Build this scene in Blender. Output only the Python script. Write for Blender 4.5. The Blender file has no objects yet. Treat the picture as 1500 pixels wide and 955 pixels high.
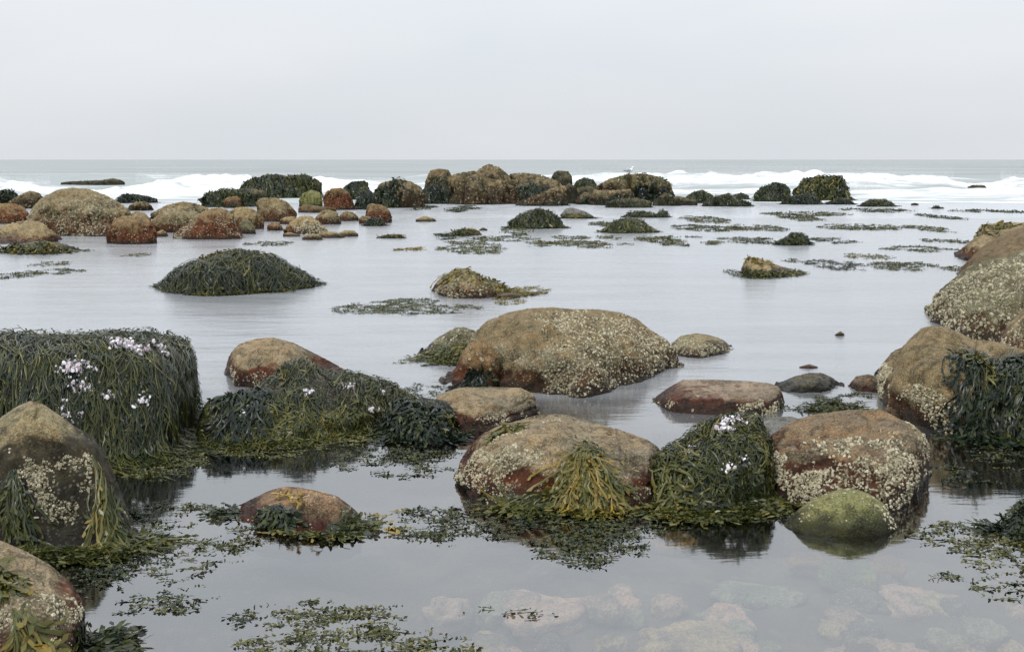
import bpy, math
import numpy as np
from math import radians as R

# ------------------------------------------------------------------ camera, sky, sun, exposure
scene = bpy.context.scene
F, HZ, CX, EYE = 1811.0, 234.0, 750.0, 2.4        # focal length and horizon in photo pixels; eye height in metres
cam = bpy.data.cameras.new('camera'); cam_o = bpy.data.objects.new('camera', cam)
scene.collection.objects.link(cam_o); scene.camera = cam_o
cam_o.location = (0, 0, EYE); cam_o.rotation_euler = (R(90), 0, 0)
cam.sensor_width = 36; cam.lens = 36 * F / 1500; cam.shift_y = -(477.5 - HZ) / 1500
cam.clip_start = .1; cam.clip_end = 60000

SUN_EL, SUN_ROT = R(52), R(220)          # high, behind the camera's left shoulder
world = bpy.data.worlds.new('World'); scene.world = world; world.use_nodes = True

def nt_helpers(nt):
    def N(kind, **kw):
        n = nt.nodes.new(kind)
        for k, v in kw.items():
            if k in n.inputs: n.inputs[k].default_value = v
            else: setattr(n, k, v)
        return n
    def L(a, b): nt.links.new(a, b)
    def sock(v, inp):
        if isinstance(v, bpy.types.NodeSocket): L(v, inp)
        else: inp.default_value = v if not (isinstance(v, tuple) and len(v) == 3 and inp.type == 'RGBA') else (*v, 1)
    def math_(op, a, b=0.0, c=0.0, clamp=False):
        n = nt.nodes.new('ShaderNodeMath'); n.operation = op; n.use_clamp = clamp
        for v, i in zip((a, b, c), n.inputs): sock(v, i)
        return n.outputs[0]
    def mix(f, a, b, mode='MIX'):
        n = nt.nodes.new('ShaderNodeMix'); n.data_type = 'RGBA'; n.blend_type = mode
        sock(f, n.inputs[0]); sock(a, n.inputs[6]); sock(b, n.inputs[7])
        return n.outputs[2]
    def ramp(v, lo, hi, a=0.0, b=1.0):
        n = nt.nodes.new('ShaderNodeMapRange'); n.interpolation_type = 'SMOOTHSTEP'
        for x, i in zip((v, lo, hi, a, b), n.inputs): sock(x, i)
        return n.outputs[0]
    def noise(vec, scale, detail=4, rough=.55, dist=0.0):
        n = nt.nodes.new('ShaderNodeTexNoise'); n.inputs['Scale'].default_value = scale
        n.inputs['Detail'].default_value = detail; n.inputs['Roughness'].default_value = rough
        n.inputs['Distortion'].default_value = dist
        if vec is not None: L(vec, n.inputs['Vector'])
        return n.outputs['Fac']
    def stretch(vec, s):
        n = nt.nodes.new('ShaderNodeMapping'); n.inputs['Scale'].default_value = s; L(vec, n.inputs['Vector'])
        return n.outputs[0]
    return N, L, math_, mix, ramp, noise, stretch

def build_world():
    nt = world.node_tree; nt.nodes.clear()
    N, L, M, mix, ramp, noise, stretch = nt_helpers(nt)
    out = N('ShaderNodeOutputWorld'); bg = N('ShaderNodeBackground'); L(bg.outputs[0], out.inputs[0])
    sky = N('ShaderNodeTexSky'); sky.sky_type = 'NISHITA'; sky.sun_disc = False
    sky.sun_elevation = SUN_EL; sky.sun_rotation = SUN_ROT; sky.dust_density = 4; sky.air_density = 1
    bg.inputs['Strength'].default_value = .1
    tc = N('ShaderNodeTexCoord'); sep = N('ShaderNodeSeparateXYZ'); L(tc.outputs['Generated'], sep.inputs[0])
    z = sep.outputs['Z']
    # an even overcast deck, paler and cooler overhead than along the horizon
    low = ramp(z, 0.0, .12)
    c = mix(low, (7.8, 8.05, 8.35, 1), (8.5, 8.8, 9.2, 1))
    c = mix(ramp(z, .06, .8), c, (15.6, 16.2, 16.9, 1))
    cl = noise(stretch(tc.outputs['Generated'], (1.5, 1.5, 5)), 1.6, 4, .5)
    c = mix(1.0, c, mix(ramp(cl, .3, .7), (.93, .955, .975, 1), (1.03, 1.02, 1.015, 1)), 'MULTIPLY')
    c = mix(.07, c, sky.outputs[0])
    L(c, bg.inputs['Color'])
build_world()

sun = bpy.data.lights.new('sun', 'SUN'); sun.energy = 1.5; sun.angle = R(14); sun.color = (1, .97, .92)
sun_o = bpy.data.objects.new('sun', sun); scene.collection.objects.link(sun_o)
sun_o.rotation_euler = (R(90) - SUN_EL, 0, R(180) - SUN_ROT)   # same bearing as the sky's sun
scene.view_settings.view_transform = 'Standard'; scene.view_settings.look = 'None'
scene.view_settings.exposure = 0; scene.view_settings.gamma = 1
scene.cycles.use_denoising = True
scene.cycles.transparent_max_bounces = 12
scene.cycles.max_bounces = 7
scene.cycles.caustics_reflective = False; scene.cycles.caustics_refractive = False

# ------------------------------------------------------------------ helpers
COL = scene.collection
def depth(v): return EYE * F / max(v - HZ, .2)
def ground(u, v):
    D = depth(v); return ((u - CX) / F * D, D)

rs0 = np.random.RandomState(7)
_P = rs0.permutation(256); _P = np.concatenate([_P, _P, _P])
_V = rs0.rand(256) * 2 - 1
def vnoise(p):
    """value noise in -1..1 for an (...,3) array"""
    i = np.floor(p).astype(int); f = p - i; f = f * f * f * (f * (f * 6 - 15) + 10); i &= 255
    def h(dx, dy, dz):
        return _V[_P[_P[_P[(i[..., 0] + dx) & 255] + ((i[..., 1] + dy) & 255)] + ((i[..., 2] + dz) & 255)]]
    fx, fy, fz = f[..., 0], f[..., 1], f[..., 2]
    a = h(0,0,0)*(1-fx)+h(1,0,0)*fx; b = h(0,1,0)*(1-fx)+h(1,1,0)*fx
    c = h(0,0,1)*(1-fx)+h(1,0,1)*fx; d = h(0,1,1)*(1-fx)+h(1,1,1)*fx
    return (a*(1-fy)+b*fy)*(1-fz) + (c*(1-fy)+d*fy)*fz
def fbm(p, octv=4, gain=.5):
    s = 0; a = 1.0
    for k in range(octv):
        s = s + a * vnoise(p * 2.03**k + 17.3 * k); a *= gain
    return s
def unit(v): return v / np.maximum(np.linalg.norm(v, axis=-1, keepdims=True), 1e-9)

def mesh_object(name, V, Fq, mat, parent=None, attrs=None, smooth=True, loc=None):
    """V (n,3); Fq (m,4) or (m,3) int array, one size of face"""
    V = np.asarray(V, np.float32); Fq = np.asarray(Fq, np.int32)
    if loc is not None: V = V - np.asarray(loc, np.float32)
    me = bpy.data.meshes.new(name); k = Fq.shape[1]
    me.vertices.add(len(V)); me.vertices.foreach_set('co', V.ravel())
    me.loops.add(Fq.size); me.loops.foreach_set('vertex_index', Fq.ravel())
    me.polygons.add(len(Fq)); me.polygons.foreach_set('loop_start', np.arange(0, Fq.size, k, dtype=np.int32))
    me.update(calc_edges=True)
    me.polygons.foreach_set('use_smooth', np.full(len(Fq), smooth))
    for an, av in (attrs or {}).items():
        a = me.attributes.new(an, 'FLOAT', 'POINT'); a.data.foreach_set('value', np.asarray(av, np.float32).ravel())
    if mat: me.materials.append(mat)
    o = bpy.data.objects.new(name, me); COL.objects.link(o)
    if loc is not None and parent is None: o.location = loc
    if parent is not None: o.parent = parent
    return o
def tag(o, label=None, cat=None, group=None, kind=None):
    for k, v in (('label', label), ('category', cat), ('group', group), ('kind', kind)):
        if v: o[k] = v
    return o
def grid_faces(n, m, wrap=False):
    i, j = np.meshgrid(np.arange(n - 1), np.arange(m - 1), indexing='ij')
    a = i * m + j
    return np.stack([a, a + m, a + m + 1, a + 1], -1).reshape(-1, 4)

# ------------------------------------------------------------------ materials
def new_mat(name):
    m = bpy.data.materials.new(name); m.use_nodes = True; nt = m.node_tree; nt.nodes.clear()
    h = nt_helpers(nt); out = h[0]('ShaderNodeOutputMaterial')
    return m, nt, h, out

def rock_mat(name, c1, c2, low, lowlim=.4, film=(.10, .10, .035), filmamt=.5, spot=(.5, .47, .36), spotamt=.5,
             sscale=26, rough=.72, freq=1.0, filmlim=.5):
    m, nt, (N, L, M, mix, ramp, noise, stretch), out = new_mat(name)
    tc = N('ShaderNodeTexCoord').outputs['Object']
    info = N('ShaderNodeObjectInfo').outputs['Random']
    band = N('ShaderNodeAttribute', attribute_name='band').outputs['Fac']
    geo = N('ShaderNodeNewGeometry'); sep = N('ShaderNodeSeparateXYZ'); L(geo.outputs['Position'], sep.inputs[0]); z = sep.outputs['Z']
    big = noise(tc, 2.2 * freq, 8, .6); mid = noise(tc, 9 * freq, 6, .6); fine = noise(tc, 34 * freq, 5, .7); grain = noise(tc, 78 * freq, 3, .65)
    c = mix(ramp(big, .35, .65), (*c1, 1), (*c2, 1))
    c = mix(ramp(noise(tc, 5.5 * freq, 7, .7), .52, .64, 0, .5), c, (c1[0] * .95, c1[1] * .66, c1[2] * .5, 1))
    c = mix(ramp(mid, .46, .66, 0, .8), c, tuple(x * .3 for x in c1) + (1,))
    c = mix(ramp(noise(tc, 14 * freq, 6, .7), .55, .68, 0, .6), c, tuple(min(.5, x * 1.45) for x in c1) + (1,))
    # algal film in patches
    fm = M('MULTIPLY', ramp(M('ADD', noise(tc, 2.7 * freq, 7, .68), M('MULTIPLY', band, -.12)), filmlim - .07, filmlim + .07), min(.92, filmamt * 1.5))
    c = mix(fm, c, mix(ramp(mid, .35, .6), tuple(x * .85 for x in film) + (1,), tuple(x * .4 for x in film) + (1,)))
    # tide zone: red or dark crust low down, deepened to carry shade in the colour
    lo = ramp(M('ADD', band, M('MULTIPLY', M('SUBTRACT', noise(tc, 3.2 * freq, 6, .6), .5), 1.1)), lowlim + .1, lowlim - .1)
    c = mix(M('MULTIPLY', lo, .9), c, mix(ramp(mid, .38, .62), (*low, 1), tuple(x * .35 for x in low) + (1,)))
    c = mix(ramp(fine, .35, .7, .0, .7), c, mix(.5, c, (.012, .011, .009, 1)))
    c = mix(M('MULTIPLY', ramp(grain, .53, .66, 0, .5), M('SUBTRACT', 1.0, lo)), c, (.46, .42, .34, 1))
    c = mix(ramp(grain, .46, .32, 0, .75), c, (.015, .013, .012, 1))
    # small encrusting spots
    vo = N('ShaderNodeTexVoronoi', Scale=sscale * freq); L(tc, vo.inputs['Vector'])
    sm = M('MULTIPLY', ramp(vo.outputs['Distance'], .42, .22), ramp(noise(tc, 5 * freq, 5, .7), .42, .56))
    sm = M('MULTIPLY', sm, spotamt)
    sc = mix(fine, (*spot, 1), tuple(x * .55 for x in spot) + (1,))
    c = mix(sm, c, sc)
    wet = ramp(M('ADD', z, M('MULTIPLY', noise(tc, 6, 4), -.14)), .085, -.03)
    wet = M('MULTIPLY', wet, ramp(z, -.07, -.02))
    c = mix(M('MULTIPLY', wet, .92), c, mix(.78, c, (.012, .011, .009, 1)))
    hs = N('ShaderNodeHueSaturation', Saturation=1.25, Value=1.03); L(c, hs.inputs['Color']); c = hs.outputs[0]
    c = mix(1.0, c, mix(info, (.86, .88, .9, 1), (1.1, 1.06, 1.0, 1)), 'MULTIPLY')
    p = N('ShaderNodeBsdfPrincipled'); L(c, p.inputs['Base Color'])
    L(M('SUBTRACT', ramp(mid, .3, .7, rough - .12, rough + .12), M('MULTIPLY', wet, .35)), p.inputs['Roughness'])
    p.inputs['Specular IOR Level'].default_value = .2
    hgt = M('ADD', M('ADD', M('MULTIPLY', mid, .5), M('MULTIPLY', fine, .35)), M('ADD', M('MULTIPLY', sm, .35), M('MULTIPLY', grain, .1)))
    b = N('ShaderNodeBump', Strength=1.0, Distance=.07 / freq); L(hgt, b.inputs['Height']); L(b.outputs[0], p.inputs['Normal'])
    L(p.outputs[0], out.inputs[0]); return m

TAN, TAN2 = (.36, .29, .18), (.24, .19, .115)
ROCK = {
 'tan':    rock_mat('tan barnacled granite', TAN, TAN2, (.12, .048, .03), .36, (.085, .075, .03), .7, (.50, .45, .32), .75, 17, freq=.8),
 'tanfar': rock_mat('tan far granite', (.28, .225, .14), (.15, .122, .075), (.055, .036, .022), .36, (.045, .042, .018), .85, (.46, .40, .28), .75, 11, freq=.6, filmlim=.46),
 'red':    rock_mat('red crusted granite', (.29, .21, .125), (.2, .12, .07), (.135, .05, .032), .48, (.13, .11, .045), .4, (.50, .44, .32), .9, 18, freq=.8),
 'dark':   rock_mat('dark weedy rock', (.03, .03, .02), (.02, .021, .015), (.012, .011, .008), .5, (.05, .05, .02), .5, (.2, .18, .11), .15, 20),  # near-black tones put the shade between weed strands into the rock colour
 'weedfar':rock_mat('far weed bearing rock', (.15, .13, .08), (.07, .068, .04), (.03, .03, .02), .5, (.06, .065, .025), .7, (.3, .27, .18), .35, 12, freq=.6),
 'brown':  rock_mat('smooth brown boulder', (.17, .125, .075), (.12, .085, .045), (.12, .07, .03), .3, (.11, .09, .035), .55, (.3, .25, .16), .12, 30),
 'mussel': rock_mat('crusted grey green rock', (.2, .19, .12), (.11, .095, .055), (.09, .05, .03), .25, (.12, .12, .06), .6, (.42, .42, .31), .9, 22),
 'boulder':rock_mat('large boulder granite', (.27, .21, .13), (.18, .145, .085), (.085, .04, .025), .34, (.065, .06, .026), .55, (.45, .38, .24), .5, 30),
 'granite':rock_mat('pink granite', (.33, .26, .17), (.22, .195, .15), (.085, .022, .015), .5, (.07, .062, .03), .5, (.46, .41, .29), .45, 30),
 'granite2':rock_mat('brown granite', (.30, .205, .125), (.19, .155, .11), (.072, .026, .017), .72, (.075, .07, .028), .5, (.52, .48, .36), .45, 30),
 'slab':   rock_mat('grey pink slab', (.36, .29, .22), (.25, .2, .16), (.10, .03, .02), .75, (.09, .075, .04), .4, (.5, .45, .36), .3, 34),
 'pale':   rock_mat('pale ochre rock', (.37, .30, .18), (.25, .225, .16), (.024, .021, .013), .74, (.06, .065, .025), .55, (.5, .47, .38), .25, 34),
 'pinkflat':rock_mat('low pink rock', (.36, .24, .16), (.26, .17, .12), (.2, .05, .035), .42, (.13, .105, .045), .5, (.48, .4, .28), .35, 36),
 'greenish':rock_mat('green filmed stone', (.27, .26, .125), (.2, .205, .09), (.13, .13, .045), .25, (.12, .15, .04), .5, (.5, .47, .33), .25, 40),
 'grey':   rock_mat('smooth grey stone', (.2, .2, .19), (.15, .15, .145), (.07, .06, .05), .25, (.12, .12, .07), .2, (.35, .33, .28), .1, 36),
 'sunkochre': rock_mat('ochre stone under water', (.40, .32, .2), (.30, .25, .16), (.25, .2, .12), .1, (.30, .28, .12), .3, (.55, .5, .38), .3, 22),
 'sunkgreen': rock_mat('green grey stone under water', (.27, .29, .2), (.18, .2, .14), (.12, .13, .09), .1, (.2, .22, .08), .3, (.4, .4, .3), .3, 22),
 'sunkdark': rock_mat('dark stone under water', (.11, .095, .075), (.07, .06, .05), (.05, .045, .04), .1, (.08, .08, .03), .3, (.2, .18, .14), .2, 22),
 'sunkrust': rock_mat('rust tinted stone under water', (.34, .12, .035), (.28, .17, .04), (.2, .07, .02), .1, (.22, .13, .03), .3, (.4, .25, .1), .2, 22),  # rust tint made for the stones added as underwater glow
 'glowlime': rock_mat('bright green stone under water', (.16, .24, .035), (.12, .18, .03), (.08, .12, .02), .1, (.1, .16, .02), .3, (.3, .3, .1), .2, 22),  # green of the stone added as underwater glow
 'sunk':   rock_mat('stone under water', (.52, .36, .28), (.40, .30, .25), (.34, .2, .15), .1, (.30, .28, .16), .3, (.55, .5, .42), .3, 22),
}

def weed_mat():
    m, nt, (N, L, M, mix, ramp, noise, stretch), out = new_mat('wet rockweed')
    t = N('ShaderNodeAttribute', attribute_name='tone').outputs['Fac']
    cr = N('ShaderNodeValToRGB'); L(t, cr.inputs[0]); e = cr.color_ramp.elements
    e[0].position = 0; e[0].color = (.006, .011, .010, 1); e[1].position = 1; e[1].color = (.32, .215, .04, 1)
    for pos, c in ((.2, (.015, .026, .013)), (.4, (.050, .060, .018)), (.6, (.105, .108, .030)), (.8, (.20, .16, .042))):
        x = e.new(pos); x.color = (*c, 1)
    tc = N('ShaderNodeTexCoord').outputs['Object']
    c = mix(1.0, cr.outputs[0], mix(noise(tc, 22, 3), (.6, .62, .62, 1), (1.35, 1.3, 1.2, 1)), 'MULTIPLY')
    p = N('ShaderNodeBsdfPrincipled', Roughness=.27); L(c, p.inputs['Base Color'])
    p.inputs['Specular IOR Level'].default_value = .3
    tr = N('ShaderNodeBsdfTranslucent'); L(c, tr.inputs[0])
    ms = N('ShaderNodeMixShader'); ms.inputs[0].default_value = .2; L(p.outputs[0], ms.inputs[1]); L(tr.outputs[0], ms.inputs[2])
    L(ms.outputs[0], out.inputs[0]); return m
WEED = weed_mat()

def tone_mat(name, stops, rough=.7):
    m, nt, (N, L, M, mix, ramp, noise, stretch), out = new_mat(name)
    t = N('ShaderNodeAttribute', attribute_name='tone').outputs['Fac']
    cr = N('ShaderNodeValToRGB'); L(t, cr.inputs[0]); e = cr.color_ramp.elements
    e[0].position = stops[0][0]; e[0].color = (*stops[0][1], 1); e[1].position = stops[-1][0]; e[1].color = (*stops[-1][1], 1)
    for pos, c in stops[1:-1]: x = e.new(pos); x.color = (*c, 1)
    p = N('ShaderNodeBsdfPrincipled', Roughness=rough); L(cr.outputs[0], p.inputs['Base Color'])
    L(p.outputs[0], out.inputs[0]); return m
BARN = tone_mat('barnacle shell', [(0, (.02, .017, .013)), (.12, (.06, .05, .03)), (.45, (.28, .25, .16)), (.8, (.50, .455, .315)), (1, (.68, .645, .53))])
TUFT = tone_mat('bleached weed', [(0, (.22, .12, .15)), (.35, (.55, .46, .5)), (1, (.74, .73, .76))])

def plain_mat(name, col, rough=.6):
    m, nt, (N, L, M, mix, ramp, noise, stretch), out = new_mat(name)
    tc = N('ShaderNodeTexCoord').outputs['Object']
    c = mix(noise(tc, 30, 3), tuple(x * .85 for x in col) + (1,), tuple(min(1, x * 1.12) for x in col) + (1,))
    p = N('ShaderNodeBsdfPrincipled', Roughness=rough); L(c, p.inputs['Base Color']); L(p.outputs[0], out.inputs[0]); return m

def water_mat():
    m, nt, (N, L, M, mix, ramp, noise, stretch), out = new_mat('tide water')
    geo = N('ShaderNodeNewGeometry'); pos = geo.outputs['Position']
    sep = N('ShaderNodeSeparateXYZ'); L(pos, sep.inputs[0]); y = sep.outputs['Y']
    wob = M('MULTIPLY', M('SUBTRACT', noise(pos, .5, 3), .5), 3.0)
    ruffle = ramp(M('ADD', y, wob), 10.3, 14)             # sheltered pool in front, ruffled lagoon behind
    n1 = noise(stretch(pos, (.45, 1.6, 1)), 1.0, 5, .6, .6)
    n2 = noise(stretch(pos, (.8, 2.6, 1)), 1.6, 4, .55, .8)
    hgt = M('ADD', M('MULTIPLY', n1, .6), M('MULTIPLY', n2, .4))
    b = N('ShaderNodeBump', Distance=.06); L(ramp(ruffle, 0, 1, .06, .42), b.inputs['Strength']); L(hgt, b.inputs['Height'])
    fr = N('ShaderNodeFresnel', IOR=1.33); L(b.outputs[0], fr.inputs['Normal'])
    fac = M('POWER', fr.outputs[0], .55, clamp=True)
    gl = N('ShaderNodeBsdfGlossy'); L(b.outputs[0], gl.inputs['Normal'])
    gl.inputs['Color'].default_value = (.95, .965, .975, 1)
    L(ramp(ruffle, 0, 1, .06, .18), gl.inputs['Roughness'])
    tr = N('ShaderNodeBsdfTransparent'); tr.inputs[0].default_value = (.93, .925, .89, 1)
    s = N('ShaderNodeMixShader'); L(fac, s.inputs[0]); L(tr.outputs[0], s.inputs[1]); L(gl.outputs[0], s.inputs[2])
    # fine froth stirred into the moving water
    df = N('ShaderNodeBsdfDiffuse'); df.inputs[0].default_value = (.46, .475, .50, 1)
    st = noise(stretch(pos, (.16, .75, 1)), 1.0, 6, .6, 1.2)
    far = ramp(y, 45, 68)
    milk = M('ADD', M('MULTIPLY', ruffle, ramp(st, .36, .70, .22, .40)), M('MULTIPLY', far, ramp(n2, .35, .65, .0, .5)), clamp=True)
    calm_f = M('MULTIPLY', ramp(noise(stretch(pos, (.5, 1.2, 1)), 1.5, 5, .6), .5, .75), .02)
    milk = M('ADD', milk, calm_f, clamp=True)
    wisp = M('MULTIPLY', M('MULTIPLY', ramp(noise(stretch(pos, (.35, 3.0, 1)), 1.1, 5, .6), .68, .8), ruffle), .2)
    milk = M('ADD', milk, wisp, clamp=True)
    s2 = N('ShaderNodeMixShader'); L(milk, s2.inputs[0]); L(s.outputs[0], s2.inputs[1]); L(df.outputs[0], s2.inputs[2])
    L(s2.outputs[0], out.inputs[0]); return m

def sea_mat():
    m, nt, (N, L, M, mix, ramp, noise, stretch), out = new_mat('open sea')
    pos = N('ShaderNodeNewGeometry').outputs['Position']
    n1 = noise(stretch(pos, (.008, .035, 1)), 1.0, 6, .65, .4); n2 = noise(stretch(pos, (.06, .3, 1)), 1.0, 5, .6)
    c = mix(ramp(n1, .35, .68), (.225, .246, .244, 1), (.325, .345, .347, 1))
    c = mix(ramp(n2, .5, .75, 0, .35), c, (.15, .18, .177, 1))
    p = N('ShaderNodeBsdfPrincipled', Roughness=.5); L(c, p.inputs['Base Color'])
    p.inputs['Specular IOR Level'].default_value = .25
    b = N('ShaderNodeBump', Strength=.5, Distance=.4); L(n2, b.inputs['Height']); L(b.outputs[0], p.inputs['Normal'])
    L(p.outputs[0], out.inputs[0]); return m

def foam_mat():
    m, nt, (N, L, M, mix, ramp, noise, stretch), out = new_mat('surf foam')
    pos = N('ShaderNodeNewGeometry').outputs['Position']
    f = N('ShaderNodeAttribute', attribute_name='foam').outputs['Fac']
    n = noise(stretch(pos, (.12, .3, .8)), 1.0, 6, .6, .5); n2 = noise(stretch(pos, (.5, 1.4, 2)), 1.0, 4, .6); n3 = noise(stretch(pos, (.3, .7, 1.6)), 1.0, 6, .65, .8)
    a = ramp(M('ADD', f, M('MULTIPLY', M('SUBTRACT', n, .5), 2.6)), .15, 1.0)
    c = mix(a, mix(n2, (.26, .285, .28, 1), (.37, .395, .395, 1)), mix(ramp(n3, .3, .62), (.40, .43, .435, 1), (.80, .81, .82, 1)))
    p = N('ShaderNodeBsdfPrincipled', Roughness=.75); L(c, p.inputs['Base Color']); p.inputs['Specular IOR Level'].default_value = .2
    L(p.outputs[0], out.inputs[0]); return m

def seabed_mat():
    m, nt, (N, L, M, mix, ramp, noise, stretch), out = new_mat('seabed gravel')
    pos = N('ShaderNodeNewGeometry').outputs['Position']
    a = noise(pos, 1.6, 6, .6); bnz = noise(pos, 9, 5, .65)
    vo = N('ShaderNodeTexVoronoi', Scale=7); L(pos, vo.inputs['Vector'])
    c = mix(ramp(a, .4, .62), (.02, .019, .014, 1), (.07, .058, .042, 1))
    c = mix(ramp(bnz, .5, .7, 0, .7), c, (.03, .032, .013, 1))
    c = mix(ramp(vo.outputs['Distance'], .3, .12, 0, .35), c, (.13, .11, .085, 1))
    p = N('ShaderNodeBsdfPrincipled', Roughness=.8); L(c, p.inputs['Base Color'])
    b = N('ShaderNodeBump', Strength=.8, Distance=.05); L(bnz, b.inputs['Height']); L(b.outputs[0], p.inputs['Normal'])
    L(p.outputs[0], out.inputs[0]); return m

# ------------------------------------------------------------------ setting: seabed, water, sea, surf
JOIN = 72.0
def build_setting():
    # seabed
    xs = np.concatenate([np.linspace(-40, -5, 60), np.linspace(-4.9, 5, 160), np.linspace(5.1, 40, 60)]); ys = np.concatenate([np.linspace(1.5, 16, 200), np.linspace(17, JOIN + 6, 40)])
    X, Y = np.meshgrid(xs, ys, indexing='ij'); P = np.stack([X, Y, 0 * X], -1)
    Z = -.36 - .012 * Y + .10 * fbm(P * .8, 4) + .05 * fbm(P * 3.1, 3)
    # a shallow stony bar under the right foreground
    bar = np.clip((X + .6) / .8, 0, 1) * np.clip((9.4 - Y) / 1.5, 0, 1)
    Z = Z * (1 - bar) + bar * (-.16 + .05 * fbm(P * 2.2, 4))
    P[..., 2] = np.minimum(Z, -.07)
    tag(mesh_object('seabed', P.reshape(-1, 3), grid_faces(*X.shape), seabed_mat()), kind='structure')
    # sheltered water between the rocks
    xs = np.linspace(-60, 60, 3); ys = np.array([-3., 12, 30, JOIN])
    X, Y = np.meshgrid(xs, ys, indexing='ij')
    tag(mesh_object('water', np.stack([X, Y, 0 * X], -1).reshape(-1, 3), grid_faces(*X.shape), water_mat()), kind='structure')
    # open sea to the horizon with a low swell
    q = np.linspace(0, 1, 150); ys = JOIN + 20000 * (np.exp(7.5 * q) - 1) / (math.exp(7.5) - 1)
    xs = np.sinh(np.linspace(-6, 6, 101)) * 70
    X, Y = np.meshgrid(xs, ys, indexing='ij')
    P = np.stack([X, Y, 0 * X], -1)
    amp = np.clip((Y - JOIN) / 40, 0, 1) * np.clip((900 - Y) / 500, 0, 1)
    P[..., 2] = amp * (.16 * fbm(P * np.array([.02, .06, 1]), 3)) - .012 * np.clip((Y - JOIN) / 3, 0, 1)
    tag(mesh_object('sea', P.reshape(-1, 3), grid_faces(*X.shape), sea_mat()), kind='structure')
    # the break: two foaming crests rolling on to the outer rocks
    xs = np.linspace(-75, 75, 340); ys = np.linspace(JOIN - 4, 172, 200)
    X, Y = np.meshgrid(xs, ys, indexing='ij'); P = np.stack([X, Y, 0 * X], -1)
    def crest(y0, h, front, back, seed, gap=.55):
        line = y0 + 5 * vnoise(np.stack([X * .035 + seed, 0 * X, 0 * X], -1)) + 1.6 * vnoise(np.stack([X * .17 + seed, 0 * X, 0 * X + 5], -1))
        d = Y - line
        prof = np.where(d < 0, np.exp(-(d / front) ** 2), np.exp(-(d / back) ** 2))
        a = np.clip(gap + .75 * vnoise(np.stack([X * .045 + seed * 3, 0 * X, 0 * X + 9], -1)) + .25 * vnoise(np.stack([X * .2 + seed, 0 * X, 0 * X + 2], -1)), .08, 1)
        return h * a * prof, prof * a, d, a
    z1, p1, d1, a1 = crest(85, 1.0, 4.5, 6, 1.3, .6)
    z2, p2, d2, a2 = crest(103, 1.1, 5, 9, 8.1, .62)
    z3, p3, d3, a3 = crest(136, .75, 6, 14, 14.7, .35)
    Z = z1 + z2 + z3 + .10 * fbm(P * np.array([.25, .5, 1]), 4) * np.clip((Y - JOIN) / 8, 0, 1)
    U = CX + F * X / Y
    Z *= 1 - .85 * np.exp(-((U - 136) / 75) ** 4) * (Y < 118) - .8 * np.exp(-((U - 1431) / 45) ** 4) * (Y < 118)     # low water round two awash rocks
    Z += .28 * fbm(P * np.array([.5, .7, 1]), 5, .6) * np.clip(p1 + p2, 0, 1)
    edge = np.clip((Y - (JOIN - 4)) / 6, 0, 1) * np.clip((172 - Y) / 25, 0, 1) * np.clip((75 - abs(X)) / 12, 0, 1)
    P[..., 2] = .006 - .05 * (1 - np.clip((172 - Y) / 8, 0, 1)) + np.maximum(Z, 0) * edge
    right = np.clip((X + 6) / 20, 0, 1)
    foam = .50 * np.clip((100 - Y) / 10, 0, 1) + 1.05 * np.clip(p1 * 1.25, 0, 1) + .95 * np.clip(p2 * 1.2, 0, 1) + .40 * p3
    foam += .45 * np.where((d1 < 0), a1 * np.exp(d1 / 9), 0) + .35 * np.where((d2 < 0), a2 * np.exp(d2 / 9), 0)
    foam = foam * (.82 + .25 * right) * np.clip((172 - Y) / 30, 0, 1)
    tag(mesh_object('surf', P.reshape(-1, 3), grid_faces(*X.shape), foam_mat(), attrs={'foam': foam}), kind='stuff')
build_setting()

# ------------------------------------------------------------------ rocks: lofted from a waterline and a height curve
SEED = [100]
class Rock: pass

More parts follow.
